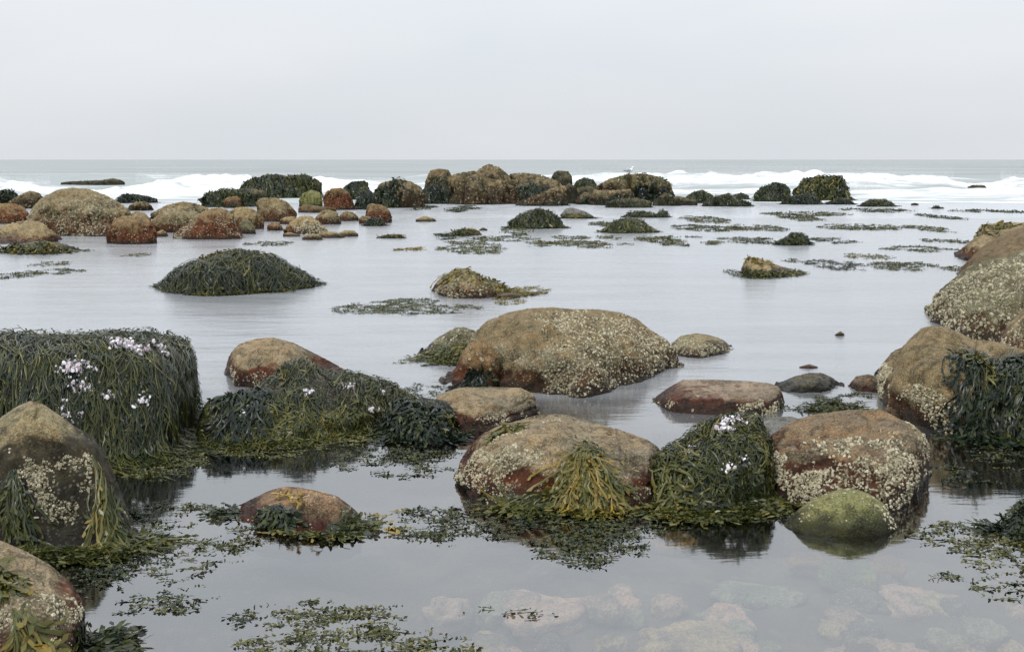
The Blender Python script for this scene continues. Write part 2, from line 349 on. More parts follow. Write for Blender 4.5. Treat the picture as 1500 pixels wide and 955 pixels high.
def rock_form(top, base, T, res, a=.85, b=.8, skew=.1, amp=.05, facets=2, fsize=.13, crack=.012, block=0, ledge=0, under=.5, rough=1.0, groove=None):
    rs = np.random.RandomState(SEED[0]); SEED[0] += 1
    nu, nv = res
    if not isinstance(base, (list, tuple)):                       # plain front row: round the ends off
        uL, uR = top[0][0], top[-1][0]; D = depth(base); Wm = (uR - uL) / F * D
        e = HZ + EYE * F / (D + .22 * Wm)
        base = [(uL, e), (uL + .12 * (uR - uL), .35 * e + .65 * base), (uL + .3 * (uR - uL), base), (uL + .7 * (uR - uL), base), (uL + .88 * (uR - uL), .35 * e + .65 * base), (uR, e)]
        if T is None: T = .42 * Wm
    g = np.array([ground(u, v) for u, v in base])
    phi = math.atan2(*g.mean(0)); ca, sa = math.cos(phi), math.sin(phi)      # the rock's own axes
    g = np.stack([g[:, 0] * ca - g[:, 1] * sa, g[:, 0] * sa + g[:, 1] * ca], 1)
    def wx(P): return P[..., 0] * ca + P[..., 1] * sa
    def wy(P): return -P[..., 0] * sa + P[..., 1] * ca
    k = np.argsort(g[:, 0]); g = g[k]
    x0, x1 = g[0, 0], g[-1, 0]; W = x1 - x0
    tt = sorted([tuple(base[0])] + list(top) + [tuple(base[-1])], key=lambda p: p[0])
    tu = np.array([p[0] for p in tt], float); tv = np.array([p[1] for p in tt], float)
    # smooth the outline a little
    fu = np.linspace(tu[0], tu[-1], 400); fv = np.interp(fu, tu, tv)
    kk = np.hanning(11); kk /= kk.sum(); pad = np.pad(fv, 5, mode='edge'); fvs = np.convolve(pad, kk, 'valid'); fvs[:6] = fv[:6]; fvs[-6:] = fv[-6:]
    q = np.linspace(0, 1, nu); s = .5 - .5 * np.cos(np.pi * q); s = .55 * s + .45 * q; xs = x0 + W * (.002 + .996 * s)
    sg = 2 * (xs - x0) / W - 1
    yf = np.interp(xs, g[:, 0], g[:, 1])
    kk2 = np.hanning(max(3, nu // 9 | 1)); kk2 /= kk2.sum(); h = len(kk2) // 2
    yf = np.convolve(np.pad(yf, h, mode='edge'), kk2, 'valid')
    chord = np.interp(xs, [x0, x1], [g[0, 1], g[-1, 1]])
    yb = chord + T * np.sqrt(np.clip(1 - np.abs(sg) ** 2.4, 0, 1))
    yf = np.minimum(yf, chord + .0) if len(base) > 2 else yf
    w = np.maximum((yb - yf) / 2, .012 * W); yc = (yb + yf) / 2
    th = np.radians(np.linspace(-62, 232, nv)); c, sn = np.cos(th), np.sin(th)
    up = sn > 0
    hp = np.sign(c) * np.abs(c) ** a
    H = np.full(nu, .3 * W)
    def loft(H):
        P = np.zeros((nu, nv, 3)); P[..., 0] = xs[:, None]
        zz = np.where(up, np.abs(sn) ** b, 0)
        P[..., 2] = np.where(up[None], H[:, None] * zz[None], -under * np.abs(sn)[None])
        P[..., 1] = yc[:, None] - w[:, None] * hp[None] * np.where(up, 1, 1 + .2 * np.abs(sn))[None] + skew * w[:, None] * zz[None]
        return P
    D0 = np.zeros((nu, nv, 3))
    def fit(H, D0, n):
        for _ in range(n):
            P = loft(H) + D0; y = np.maximum(wy(P), .5)
            u = CX + F * wx(P) / y; v = HZ + F * (EYE - P[..., 2]) / y
            tgt = np.interp(u, fu, fvs)
            e = np.where(up[None] & (P[..., 2] > -.02), (tgt - v) * y / F, -9)
            j = e.argmax(1); H = np.maximum(H - .8 * e[np.arange(nu), j], .004 * W)
        hk = np.hanning(5); hk /= hk.sum()
        return np.convolve(np.pad(H, 2, mode='edge'), hk, 'valid')
    H = fit(H, D0, 14)
    P = loft(H); size = min(W, 3 * max(H.max(), .02))
    off = rs.rand(3) * 100
    def normals(P):
        du = np.gradient(P, axis=0); dv = np.gradient(P, axis=1)
        return -unit(np.cross(du, dv)) * -1
    Nn = normals(P)
    if Nn[nu // 2, nv // 2, 2] < 0: Nn = -Nn
    Q = P.copy()
    cen = np.array([xs.mean(), yc.mean(), 0])
    for _ in range(facets):
        d = np.array([rs.uniform(-.28, .28), rs.uniform(-1.1, .4), rs.uniform(.25, 1.0)]); d /= np.linalg.norm(d)
        pr = (Q - cen) @ d; mx = pr.max(); lim = mx * (1 - fsize * rs.uniform(.5, 1.3))
        ex = np.maximum(pr - lim, 0); Q = Q - d * (ex * .88)[..., None]
    Nn = normals(Q)
    if Nn[nu // 2, nv // 2, 2] < 0: Nn = -Nn
    n_ = fbm((P + off) * (1.6 / size), 3)[..., None] * amp * size + fbm((P + off) * (6 / size), 5, .6)[..., None] * amp * .34 * size * rough
    r_ = (np.abs(fbm((P + off + 7) * (3.2 / size), 4)) - .3)[..., None] * amp * .8 * size * rough
    Q = Q + Nn * (n_ + r_)
    if block:
        pc = P[rs.randint(0, nu, 18), rs.randint(nv // 5, 4 * nv // 5, 18)]
        dd = np.linalg.norm((P + .10 * size * fbm((P + off) * (4 / size), 2)[..., None])[:, :, None] - pc, axis=-1)
        o2 = np.sort(dd, -1); lvl = rs.uniform(-1, 1, 18)[dd.argmin(-1)]
        seam = np.clip(1 - (o2[..., 1] - o2[..., 0]) / (.07 * size), 0, 1)
        Q = Q + Nn * ((lvl * .6 - seam * .7) * block * size)[..., None]
    if crack:
        q_ = (P + off + .12 * size * vnoise((P + off) * (5 / size))[..., None]) * np.array([1., 1., 1.6]) * (2.1 / size)
        ck = np.clip(1 - np.abs(vnoise(q_)) / .09, 0, 1) + .6 * np.clip(1 - np.abs(vnoise(q_ * 2.3 + 40)) / .12, 0, 1)
        Q = Q - Nn * (ck * crack * size)[..., None]
    if ledge:
        zz = P[..., 2] / max(H.max(), .01) + .25 * sg[:, None] * .3 + .08 * vnoise((P + off) * (3 / size))
        st = np.abs(((zz * ledge) % 1) - .5) * 2
        Q = Q + Nn * ((np.clip(st * 3, 0, 1) - 1) * .05 * size)[..., None]
    Dm = Q - P
    H2 = fit(H, Dm, 8)
    P = loft(H2) + Dm
    P[..., 2] = np.maximum(P[..., 2], -under * 1.05)
    for e, n1 in ((0, 1), (nu - 1, nu - 2)):                             # close both ends
        pt = P[n1][up].mean(0); pt[2] = max(.4 * P[n1][up][:, 2].max(), .0); pt[0] += (-1 if e == 0 else 1) * .12 * w[n1]; P[e] = pt
    P = np.stack([wx(P), wy(P), P[..., 2]], -1)
    Nn = normals(P)
    if Nn[nu // 2, nv // 2, 2] < 0: Nn = -Nn
    r = Rock(); r.P = P; r.N = Nn; r.H = H2; r.Hm = max(H2.max(), .02); r.nu, r.nv = nu, nv; r.W = W; r.rs = rs
    r.loc = (float(xs.mean() * ca + yc.mean() * sa), float(-xs.mean() * sa + yc.mean() * ca), 0.0); r.size = size
    r.frac = (xs - x0) / W
    return r

def th_idx(r, deg): return (np.asarray(deg) + 62) / 294 * (r.nv - 1)
def sample(A, si, ti):
    si = np.clip(si, 0, A.shape[0] - 1.001); ti = np.clip(ti, 0, A.shape[1] - 1.001)
    i = si.astype(int); j = ti.astype(int); f = (si - i)[..., None]; g = (ti - j)[..., None]
    return (A[i, j] * (1 - f) + A[i + 1, j] * f) * (1 - g) + (A[i, j + 1] * (1 - f) + A[i + 1, j + 1] * f) * g

# ---- ribbons
def flat_ribbons(P, Wd, side, tone):
    N_, n = Wd.shape
    V = np.stack([P - side * Wd[..., None], P + side * Wd[..., None]], 2)
    a = (np.arange(N_) * n * 2)[:, None] + (np.arange(n - 1) * 2)[None, :]
    Fq = np.stack([a, a + 2, a + 3, a + 1], -1).reshape(-1, 4)
    return V.reshape(-1, 3), Fq, np.repeat(tone[:, :, None], 2, 2).reshape(-1)
def ribbons(P, Wd, side, nrm, tone, fold=.22):
    """P (N,n,3), Wd (N,n), side/nrm (N,n,3), tone (N,n) -> V, F, T"""
    N_, n = Wd.shape
    V = np.stack([P - side * Wd[..., None], P + nrm * (fold * Wd)[..., None], P + side * Wd[..., None]], 2)   # N,n,3,3
    base = (np.arange(N_) * n * 3)[:, None, None]
    k = (np.arange(n - 1) * 3)[None, :, None]; c = np.arange(2)[None, None, :]
    a = base + k + c
    Fq = np.stack([a, a + 3, a + 4, a + 1], -1).reshape(-1, 4)
    T = np.repeat(tone[:, :, None], 3, 2)
    return V.reshape(-1, 3), Fq, T.reshape(-1)
def join(parts):
    V, Fq, T = [], [], []; o = 0
    for v, f, t in parts:
        V.append(v); Fq.append(f + o); T.append(t); o += len(v)
    return np.concatenate(V), np.concatenate(Fq), np.concatenate(T)

def strands(r, n=200, s=(.1, .9), th=(20, 100), L=(.3, .6), w=.008, tone=(.2, .5), lift=.02, dev=25, wander=10, pts=11, br=3, bl=.05,
            floatz=.012, flo=99, gap=0, lean=0, split=False, tip=1.5, minz=-.02):
    rs = r.rs
    S = np.interp(rs.uniform(s[0], s[1], n), r.frac, np.arange(r.nu)); TH = th_idx(r, rs.uniform(th[0], th[1], n))
    Ln = rs.uniform(L[0], L[1], n); step = Ln / (pts - 1)
    phi = np.radians(lean + rs.normal(0, dev, n)); sgn = np.ones(n)
    dS = np.linalg.norm(np.gradient(r.P, axis=0), axis=-1); dT = np.linalg.norm(np.gradient(r.P, axis=1), axis=-1)
    lf = rs.rand(n) ** 1.5 * lift + .003
    out = np.zeros((n, pts, 3)); nr = np.zeros((n, pts, 3))
    fcount = np.zeros(n); floating = np.zeros(n, bool); cur = None; hd = np.zeros((n, 3)); hang = rs.uniform(.2, 1, n)
    for k in range(pts):
        p = sample(r.P, S, TH); m = sample(r.N, S, TH); m = unit(m)
        pos = p + m * (lf * (.35 + .65 * min(1, k / 4)))[:, None]
        if k > 0:
            newf = (pos[:, 2] < floatz) & ~floating
            pp = out[:, k - 1]
            dirv = hd.copy(); fl = floating | newf
            if newf.any():
                h2 = (pos - pp); h2[:, 2] = 0
                fallback = m.copy(); fallback[:, 2] = 0
                h2 = unit(unit(h2) * .35 + unit(fallback) * .65 + rs.normal(0, .28, (n, 3)) * np.array([1, .6, 0]))
                hd[newf] = h2[newf]
            hd = np.where(fl[:, None], unit(hd + rs.normal(0, .18, (n, 3)) * np.array([1, 1, 0])), hd)
            fcount += fl; fp = pp + hd * (step * np.where(fcount > flo, .12, 1))[:, None]; fp[:, 2] = np.maximum(pp[:, 2] * .4, 0) + floatz * rs.uniform(.25, 1.1, n)
            pos = np.where(fl[:, None], fp, pos); m = np.where(fl[:, None], np.array([0, 0, 1.]), m)
            floating = fl
        out[:, k] = pos; nr[:, k] = m
        phi = phi + np.radians(rs.normal(0, wander, n))
        a = sample(dT[..., None], S, TH)[:, 0]; bS = sample(dS[..., None], S, TH)[:, 0]
        TH = TH - step * np.cos(phi) / np.maximum(a, 1e-4); S = np.clip(S + step * np.sin(phi) / np.maximum(bS, 1e-4), 1, r.nu - 2)
    if gap:
        keep = fbm(out[:, 0] * (3.2 if w < .013 else 1.2) + 3, 3) > gap - 1
        if keep.sum() > 5: out, nr = out[keep], nr[keep]
    return ribbon_set(rs, out, nr, w, tone, br, bl, tip, .14 * fbm(out[:, pts // 2] * (5 if w < .02 else 1.5), 2))

def ribbon_set(rs, P, nr, w, tone, br, bl, tip=1.5, tadd=0):
    n, pts = P.shape[:2]
    tan = unit(np.gradient(P, axis=1)); side = unit(np.cross(tan, nr) + rs.normal(0, .35, (n, 1, 3)))
    q = np.linspace(0, 1, pts)
    prof = .55 + .45 * np.sin(q * np.pi * 3.2 + rs.rand(n, 1) * 6) ** 2
    prof = prof * (.6 + .5 * q); prof[:, -2] *= tip; prof[:, -1] = .12
    Wd = w * rs.uniform(.65, 1.35, (n, 1)) * prof
    t0 = np.clip(rs.uniform(tone[0], tone[1], n) + tadd + (rs.rand(n) < .06) * .16, 0, 1)
    T = np.clip(t0[:, None] + (q[None] - .4) * .12 + rs.normal(0, .03, (n, pts)), 0, 1)
    V, Fq, TT = ribbons(P, Wd, side, nr, T) if w < .0125 and pts > 7 else flat_ribbons(P, Wd, side, T)
    flatm = not (w < .0125 and pts > 7)
    res = [(V, Fq, TT)]
    meta = [(n, pts)]
    if br:
        k = br
        idx = rs.randint(max(1, pts // 3), pts, (n, k)); ii = np.arange(n)[:, None]
        p0 = P[ii, idx]; t_ = tan[ii, idx]; s_ = unit(np.cross(t_, nr[ii, idx])); n_ = nr[ii, idx]
        sg = np.where(rs.rand(n, k, 1) < .5, -1, 1); ang = np.radians(rs.uniform(20, 65, (n, k, 1)))
        d = unit(t_ * np.cos(ang) + s_ * sg * np.sin(ang) + n_ * rs.uniform(-.05, .5, (n, k, 1)))
        bln = bl * rs.uniform(.5, 1.3, (n, k, 1))
        m = 4; qq = np.linspace(0, 1, m)[None, None, :, None]
        bp = p0[:, :, None] + d[:, :, None] * bln[:, :, None] * qq + t_[:, :, None] * (bln[:, :, None] * .25 * qq ** 2)
        bp = bp.reshape(n * k, m, 3); bn = np.repeat(n_.reshape(n * k, 1, 3), m, 1)
        bt = unit(np.gradient(bp, axis=1)); bs = unit(np.cross(bt, bn) + rs.normal(0, .5, (n * k, 1, 3)))
        bw = w * np.array([.35, .8, 1.25, .1])[None] * rs.uniform(.7, 1.3, (n * k, 1))
        bT = np.clip(np.repeat(t0, k)[:, None] + rs.normal(.06, .07, (n * k, 1)) + np.zeros((1, m)), 0, 1)
        res.append(flat_ribbons(bp, bw, bs, bT)); meta.append((n * k, m))
    return res, meta, br

def weed_objects(r, parent, specs):
    allp = []
    for sp in specs:
        sp = dict(sp); hero = sp.pop('hero', False)
        res, meta, br = strands(r, **sp)
        if not hero: allp += res; continue
        n = meta[0][0]
        clump = None
        for i in range(n):
            V, Fq, T = res[0]; pts = meta[0][1]; nv = len(V) // n; nf = len(Fq) // n
            parts = [(V[i*nv:(i+1)*nv], Fq[i*nf:(i+1)*nf] - i*nv, T[i*nv:(i+1)*nv])]
            if br:
                V2, F2, T2 = res[1]; nv2 = 8; nf2 = 3
                for b_ in range(br):
                    j = i * br + b_
                    parts.append((V2[j*nv2:(j+1)*nv2], F2[j*nf2:(j+1)*nf2] - j*nv2, T2[j*nv2:(j+1)*nv2]))
            v, f, t = join(parts)
            if clump is None:
                clump = mesh_object('seaweed_clump', v - np.array(r.loc), f, WEED, parent, {'tone': t})
            else:
                mesh_object('frond', v - np.array(r.loc), f, WEED, clump, {'tone': t})
    if allp:
        v, f, t = join(allp)
        o = mesh_object('rockweed', v - np.array(r.loc), f, WEED, parent, {'tone': t}); o['kind'] = 'stuff'

# ---- barnacles and bleached tufts
def scatter(r, n, band, th, s, patch, thr, seedoff=0., zmin=.0):
    rs = r.rs
    i, j = np.meshgrid(np.arange(r.nu - 1), np.arange(r.nv - 1), indexing='ij')
    A = np.linalg.norm(np.cross(r.P[1:, :-1] - r.P[:-1, :-1], r.P[:-1, 1:] - r.P[:-1, :-1]), axis=-1)
    cen = (r.P[1:, :-1] + r.P[:-1, 1:]) / 2
    deg = np.linspace(-62, 232, r.nv)[:-1][None] + 0 * i; sf = r.frac[:-1][:, None] + 0. * i
    z = cen[..., 2] / r.Hm
    ns = fbm((cen + 31 + seedoff) * patch, 4)
    jit = .22 * vnoise(cen * patch * 1.7 + 3); wob = fbm(cen * (3.5 / max(r.size, .3)) + 9, 3)
    deg = deg + 16 * wob; sf = sf + .09 * wob * ((s[0] > .02) | (s[1] < .98))
    ok = (z + jit > band[0]) & (z + jit < band[1]) & (cen[..., 2] > zmin) & (deg > th[0]) & (deg < th[1]) & (sf > s[0]) & (sf < s[1])
    wgt = (A * ok * np.clip((ns - thr) * 2.2, 0, 1)).ravel()
    if wgt.sum() <= 0: return None
    pick = rs.choice(wgt.size, n, p=wgt / wgt.sum())
    a = pick // (r.nv - 1); b = pick % (r.nv - 1)
    si, ti = a + rs.rand(n), b + rs.rand(n)
    return sample(r.P, si, ti), unit(sample(r.N, si, ti))
HEX = np.array([[math.cos(k * math.pi / 2.5), math.sin(k * math.pi / 2.5)] for k in range(5)])
def cones(rs, p, nrm, rad, tones, tall=.75):
    n = len(p); t = unit(np.cross(nrm, rs.normal(0, 1, (n, 3)))); b = np.cross(nrm, t)
    nrm = unit(nrm + rs.normal(0, .22, (n, 3)))
    h = rad * tall * rs.uniform(.6, 1.3, n)
    def ring(f, up):
        jit = rs.uniform(.85, 1.15, (n, 5))
        return p[:, None] + (t[:, None] * HEX[None, :, :1] + b[:, None] * HEX[None, :, 1:]) * (rad[:, None] * f * jit)[..., None] + nrm[:, None] * (up * h)[:, None, None]
    V = np.concatenate([ring(1.0, -.25), ring(.55, 1.0), (p + nrm * (h * .45)[:, None])[:, None]], 1)      # 15 verts
    k = np.arange(5); k2 = (k + 1) % 5
    f = np.concatenate([np.stack([k, k2, k2 + 5, k + 5], -1), np.array([[5, 6, 10, 9], [6, 7, 8, 10]])])
    Fq = (f[None] + (np.arange(n) * 11)[:, None, None]).reshape(-1, 4)
    T = np.concatenate([np.repeat(tones[:, None] * .8, 5, 1), np.repeat(tones[:, None], 5, 1), tones[:, None] * .1], 1)
    return V.reshape(-1, 3), Fq, T.reshape(-1)
def barnacles(r, parent, specs):
    parts = []
    for sp in specs:
        q = dict(n=1000, r=.012, band=(-.1, .8), th=(0, 120), s=(0, 1), patch=2.5, thr=-.2, tone=(.45, .95)); q.update(sp)
        got = scatter(r, q['n'], q['band'], q['th'], q['s'], q['patch'], q['thr'])
        if got is None: continue
        p, m = got; n = len(p)
        rad = q['r'] * (.4 + .95 * r.rs.rand(n) ** 2.2)
        parts.append(cones(r.rs, p, m, rad, r.rs.uniform(*q['tone'], n)))
    if parts:
        v, f, t = join(parts)
        o = mesh_object('barnacle_crust', v - np.array(r.loc), f, BARN, parent, {'tone': t}, smooth=False); o['kind'] = 'stuff'
def tufts(r, parent, spots):
    """spots: (s, theta, radius, count) clusters of bleached weed"""
    parts = []
    for s, th, rad, n in spots:
        S = float(np.interp(s, r.frac, np.arange(r.nu))); T = th_idx(r, th)
        p0 = sample(r.P, np.array([S]), np.array([T]))[0]
        si = np.clip(S + r.rs.normal(0, 1, n) * rad / max(r.W, .1) * r.nu, 1, r.nu - 2)
        ti = T + r.rs.normal(0, 1, n) * rad * 12 * r.nv / 100
        p = sample(r.P, si, ti); m = unit(sample(r.N, si, ti))
        k = 7                                                     # each tuft is a few crumpled lobes
        d = unit(r.rs.normal(0, 1, (n * k, 3)) * np.array([1, .6, 1]) + np.repeat(m, k, 0) * .7)
        P0 = np.repeat(p + m * .03, k, 0) + r.rs.normal(0, .018, (n * k, 3)); d = unit(d - np.repeat(m, k, 0) * .6 + np.array([0, 0, -.5])); ln = r.rs.uniform(.010, .030, (n * k, 1, 1))
        q = np.linspace(0, 1, 4)[None, :, None]
        bp = P0[:, None] + d[:, None] * ln * q; bn = np.repeat(unit(r.rs.normal(0, 1, (n * k, 1, 3)) + np.repeat(m, k, 0)[:, None]), 4, 1)
        bs = unit(np.cross(np.repeat(d[:, None], 4, 1), bn)); bw = ln[..., 0] * np.array([.5, .75, .65, .2])[None]
        tt = np.repeat(np.clip(r.rs.normal(.72, .28, (n * k, 1)), 0, 1), 4, 1)
        parts.append(ribbons(bp, bw, bs, bn, tt, .5))
    v, f, t = join(parts)
    o = mesh_object('bleached_tuft', v - np.array(r.loc), f, TUFT, parent, {'tone': t}); o['kind'] = 'stuff'
    o['label'] = 'white and lilac bleached tufts caught in the weed'

ROCKS = {}
def rock(name, label, style, top, base, T=None, res=None, weed=(), barn=(), tuft=(), cat=None, group=None, **kw):
    bv = base if not isinstance(base, (list, tuple)) else max(p[1] for p in base)
    if res is None: res = ((150, 90) if top[-1][0] - top[0][0] > 150 else (90, 56)) if bv > 500 else (90, 56) if bv > 400 else (76, 46)
    if bv < 312: kw['facets'] = kw.get('facets', 2) + 7; kw['amp'] = kw.get('amp', .05) * 1.8; kw['fsize'] = .30; kw['crack'] = .04; kw['rough'] = .9; kw['block'] = .075; wpx = top[-1][0] - top[0][0]; res = (84, 52) if wpx > 75 else (56, 36) if wpx > 35 else (32, 22)
    elif bv < 375: kw['facets'] = kw.get('facets', 2) + 3; kw['amp'] = kw.get('amp', .05) * 1.4; kw['fsize'] = .2; kw['crack'] = .03; kw['rough'] = 1.5; kw['block'] = .03; res = (110, 64) if top[-1][0] - top[0][0] > 120 else (56, 36) if top[-1][0] - top[0][0] > 40 else (36, 24)
    elif style not in ('dark', 'greenish', 'brown'): kw.setdefault('rough', 1.5); kw['crack'] = .02; kw['facets'] = kw.get('facets', 2) + 2
    if bv < 308 and style in ('tanfar', 'red', 'tan') and not weed:
        weed = [dict(n=170, s=(.02, .98), th=(0, 40), L=(.25, .7), w=.02, tone=(0, .4), lift=.06, dev=25, br=1, bl=.1, flo=0, gap=1.1)]  # dark weed fringe, also standing in for the shaded gaps between blocks
    r = rock_form(top, base, T, res, **kw)
    o = mesh_object(name, r.P.reshape(-1, 3), grid_faces(r.nu, r.nv)[:, ::-1], ROCK[style], None,
                    {'band': np.clip(r.P[..., 2] / r.Hm, -1, 1.2)}, loc=r.loc)
    tag(o, label, cat or name, group)
    if weed: weed_objects(r, o, weed)
    if barn: barnacles(r, o, barn)
    if tuft: tufts(r, o, tuft)
    ROCKS[label] = r
    r.o = o
    return r

# ------------------------------------------------------------------ the rocks of the foreground
rock('boulder', 'long block at the left edge curtained all over in hanging dark green weed', 'dark',
     [(-60, 500), (-40, 494), (0, 489), (40, 488), (90, 490), (130, 491), (175, 487), (215, 485), (245, 491), (270, 498), (283, 512), (288, 535)],
     [(-60, 640), (-50, 680), (40, 690), (120, 690), (200, 682), (250, 660), (280, 625), (290, 590)], T=1.0, a=.75, b=.62, amp=.03,
     weed=[dict(n=2600, s=(.02, .98), th=(35, 120), L=(.5, 1.15), w=.0055, tone=(.02, .56), lift=.05, dev=8, wander=6, br=1, bl=.035, gap=.7),
           dict(n=1500, s=(.02, .98), th=(5, 60), L=(.25, .6), w=.0055, tone=(.0, .46), lift=.07, dev=9, wander=7, br=1, bl=.035, flo=3),
           dict(n=500, s=(.02, .98), th=(60, 130), L=(.12, .25), w=.007, tone=(.2, .55), lift=.05, dev=60, wander=18, br=2, bl=.04)],
     tuft=[(.46, 52, .05, 36), (.49, 42, .035, 22), (.44, 30, .025, 9), (.47, 22, .025, 9), (.66, 72, .045, 36), (.72, 66, .03, 16), (.79, 70, .03, 8), (.73, 30, .02, 5), (.60, 34, .02, 4)])
rock('boulder', 'pointed pale ochre rock at the left edge with white barnacles on its dark face', 'pale',
     [(-70, 665), (-40, 640), (0, 612), (25, 595), (45, 587), (62, 591), (90, 610), (115, 628), (135, 638), (150, 658), (165, 690), (185, 740), (196, 775)],
     [(-70, 750), (-40, 790), (30, 806), (100, 808), (160, 803), (198, 785)], T=.7, a=.95, b=1.25, amp=.035, skew=.05, rough=.9,
     barn=[dict(n=900, r=.009, band=(.02, .5), th=(0, 60), s=(.4, .97), thr=-.25, patch=5, tone=(.25, .9)), dict(n=300, r=.010, band=(.4, .72), th=(0, 70), s=(.35, .8), thr=.0, patch=5, tone=(.4, 1))],
     weed=[dict(n=110, s=(.78, .9), th=(35, 75), L=(.4, .65), w=.008, tone=(.3, .62), lift=.04, dev=9, wander=6, br=3, bl=.04, lean=12),
           dict(n=45, s=(.33, .37), th=(38, 46), L=(.3, .5), w=.008, tone=(.2, .5), lift=.03, dev=16, wander=6, br=3, bl=.04),
           dict(n=260, s=(.4, .95), th=(-3, 8), L=(.2, .4), w=.009, tone=(.25, .5), lift=.02, dev=40, wander=14, br=5, bl=.045)])
rock('boulder', 'rounded granite boulder cut by the bottom left corner with yellow weed on its flank', 'granite',
     [(-90, 800), (-40, 786), (0, 791), (40, 808), (75, 828), (105, 855), (122, 880), (126, 905)],
     [(-90, 920), (-60, 990), (20, 1015), (80, 1000), (115, 960), (127, 925)], T=.55, a=.8, b=.75, amp=.025,
     barn=[dict(n=700, r=.010, band=(-.1, .62), th=(0, 80), s=(.2, 1), thr=-.1, patch=5)],
     weed=[dict(n=45, s=(.50, .6), th=(30, 60), L=(.2, .4), w=.011, tone=(.45, .85), lift=.03, dev=14, wander=8, br=3, bl=.05, lean=18),
           dict(n=40, s=(.3, .45), th=(70, 85), L=(.1, .25), w=.010, tone=(.3, .7), lift=.03, dev=30, wander=10, br=3, bl=.05, lean=30),
           dict(n=90, s=(.93, .98), th=(0, 40), L=(.15, .35), w=.010, tone=(.1, .4), lift=.03, dev=30, wander=10, br=3, bl=.05)])
rock('boulder', 'bare brown and pink rock rising behind the weed mound left of centre', 'granite',
     [(331, 535), (337, 518), (350, 504), (375, 496), (400, 494), (430, 502), (470, 522), (500, 538), (520, 552)],
     [(329, 548), (350, 566), (400, 575), (470, 575), (530, 562)], T=.9, a=.8, b=.8, amp=.03, facets=2, fsize=.12,
     barn=[dict(n=300, r=.010, band=(-.1, .45), th=(0, 80), s=(0, .5), thr=-.05, patch=4)])
rock('mound', 'broad sprawling mound of olive rockweed in front of the bare brown rock', 'dark',
     [(300, 600), (330, 580), (370, 570), (395, 552), (415, 535), (440, 524), (460, 532), (485, 545), (530, 547), (565, 558), (595, 573), (608, 582)],
     [(280, 625), (300, 650), (400, 650), (500, 640), (560, 618), (612, 588)], T=.55, a=.9, b=.95, amp=.05, cat='seaweed mound',
     weed=[dict(n=1500, s=(.02, .98), th=(25, 110), L=(.25, .5), w=.0058, tone=(.1, .6), lift=.035, dev=20, wander=11, br=1, bl=.035, gap=.75),
           dict(n=900, s=(.02, .98), th=(0, 40), L=(.2, .42), w=.0065, tone=(.2, .6), lift=.03, dev=45, wander=16, br=3, bl=.045),
           dict(n=260, s=(.13, .32), th=(40, 90), L=(.3, .5), w=.011, tone=(.0, .2), lift=.06, dev=14, wander=6, br=1, bl=.05, lean=-12)],
     tuft=[(.50, 45, .015, 4), (.66, 55, .015, 3), (.74, 20, .02, 4), (.24, 50, .012, 4), (.22, 38, .012, 3), (.82, 50, .015, 2)])
rock('boulder', 'largest rounded boulder at the centre speckled with cream barnacles', 'boulder',
     [(690, 498), (697, 485), (713, 470), (743, 458), (773, 452), (810, 450), (840, 453), (877, 453), (910, 458), (933, 467), (953, 483), (977, 498), (990, 513), (996, 530)],
     [(690, 530), (705, 560), (730, 574), (787, 581), (833, 581), (867, 576), (900, 566), (933, 559), (967, 549), (997, 536)], T=1.2, a=.75, b=.72, amp=.035, res=(190, 110), facets=1, fsize=.1,
     barn=[dict(n=6000, r=.0125, band=(-.2, 1.05), th=(-5, 105), s=(.36, 1), thr=-.8, patch=2.6, tone=(.15, 1)), dict(n=2400, r=.012, band=(-.2, .62), th=(0, 70), s=(.02, .5), thr=-.35, patch=2, tone=(.2, .65))])
rock('boulder', 'maroon crusted rock leaning against the left end of the largest boulder', 'red',
     [(655, 552), (667, 540), (675, 520), (687, 503), (703, 498), (720, 507), (730, 519), (734, 545)],
     [(645, 556), (655, 568), (690, 575), (720, 573), (736, 565)], T=.35, a=.85, b=.85, amp=.06,
     weed=[dict(n=90, s=(.3, .7), th=(5, 30), L=(.15, .3), w=.012, tone=(.02, .25), lift=.03, dev=25, wander=8, br=2, bl=.05)])
rock('boulder', 'weed streaked rock peeping out behind the maroon rock', 'mussel',
     [(625, 508), (640, 495), (667, 480), (680, 479), (695, 484), (706, 496)], [(619, 516), (640, 528), (670, 534), (710, 530)], T=.7, a=.85, b=.85, amp=.05,
     weed=[dict(n=220, s=(.15, .8), th=(5, 50), L=(.15, .35), w=.011, tone=(.3, .6), lift=.03, dev=20, wander=8, br=3, bl=.05, lean=-30)],
     barn=[dict(n=250, r=.013, band=(.2, 1), th=(10, 100), thr=-.2)])
rock('stone', 'low barnacled stone in the water off the right end of the largest boulder', 'tan',
     [(984, 503), (997, 492), (1020, 488), (1040, 491), (1060, 498), (1070, 507)], [(979, 512), (995, 523), (1027, 525), (1058, 519), (1076, 511)], T=.5, amp=.03,
     barn=[dict(n=800, r=.013, band=(-.2, 1.1), th=(0, 120), thr=-.4, tone=(.35, .75))])
rock('boulder', 'layered tan rock with a dark red foot below the maroon rock', 'granite',
     [(632, 590), (643, 578), (667, 569), (683, 567), (733, 567), (763, 568), (783, 578), (793, 592)], [(625, 605), (660, 630), (690, 639), (730, 634), (790, 606)], T=.55, a=.75, b=.7, amp=.025, ledge=3,
     barn=[dict(n=260, r=.009, band=(-.2, .6), th=(0, 60), thr=-.1, patch=4)])
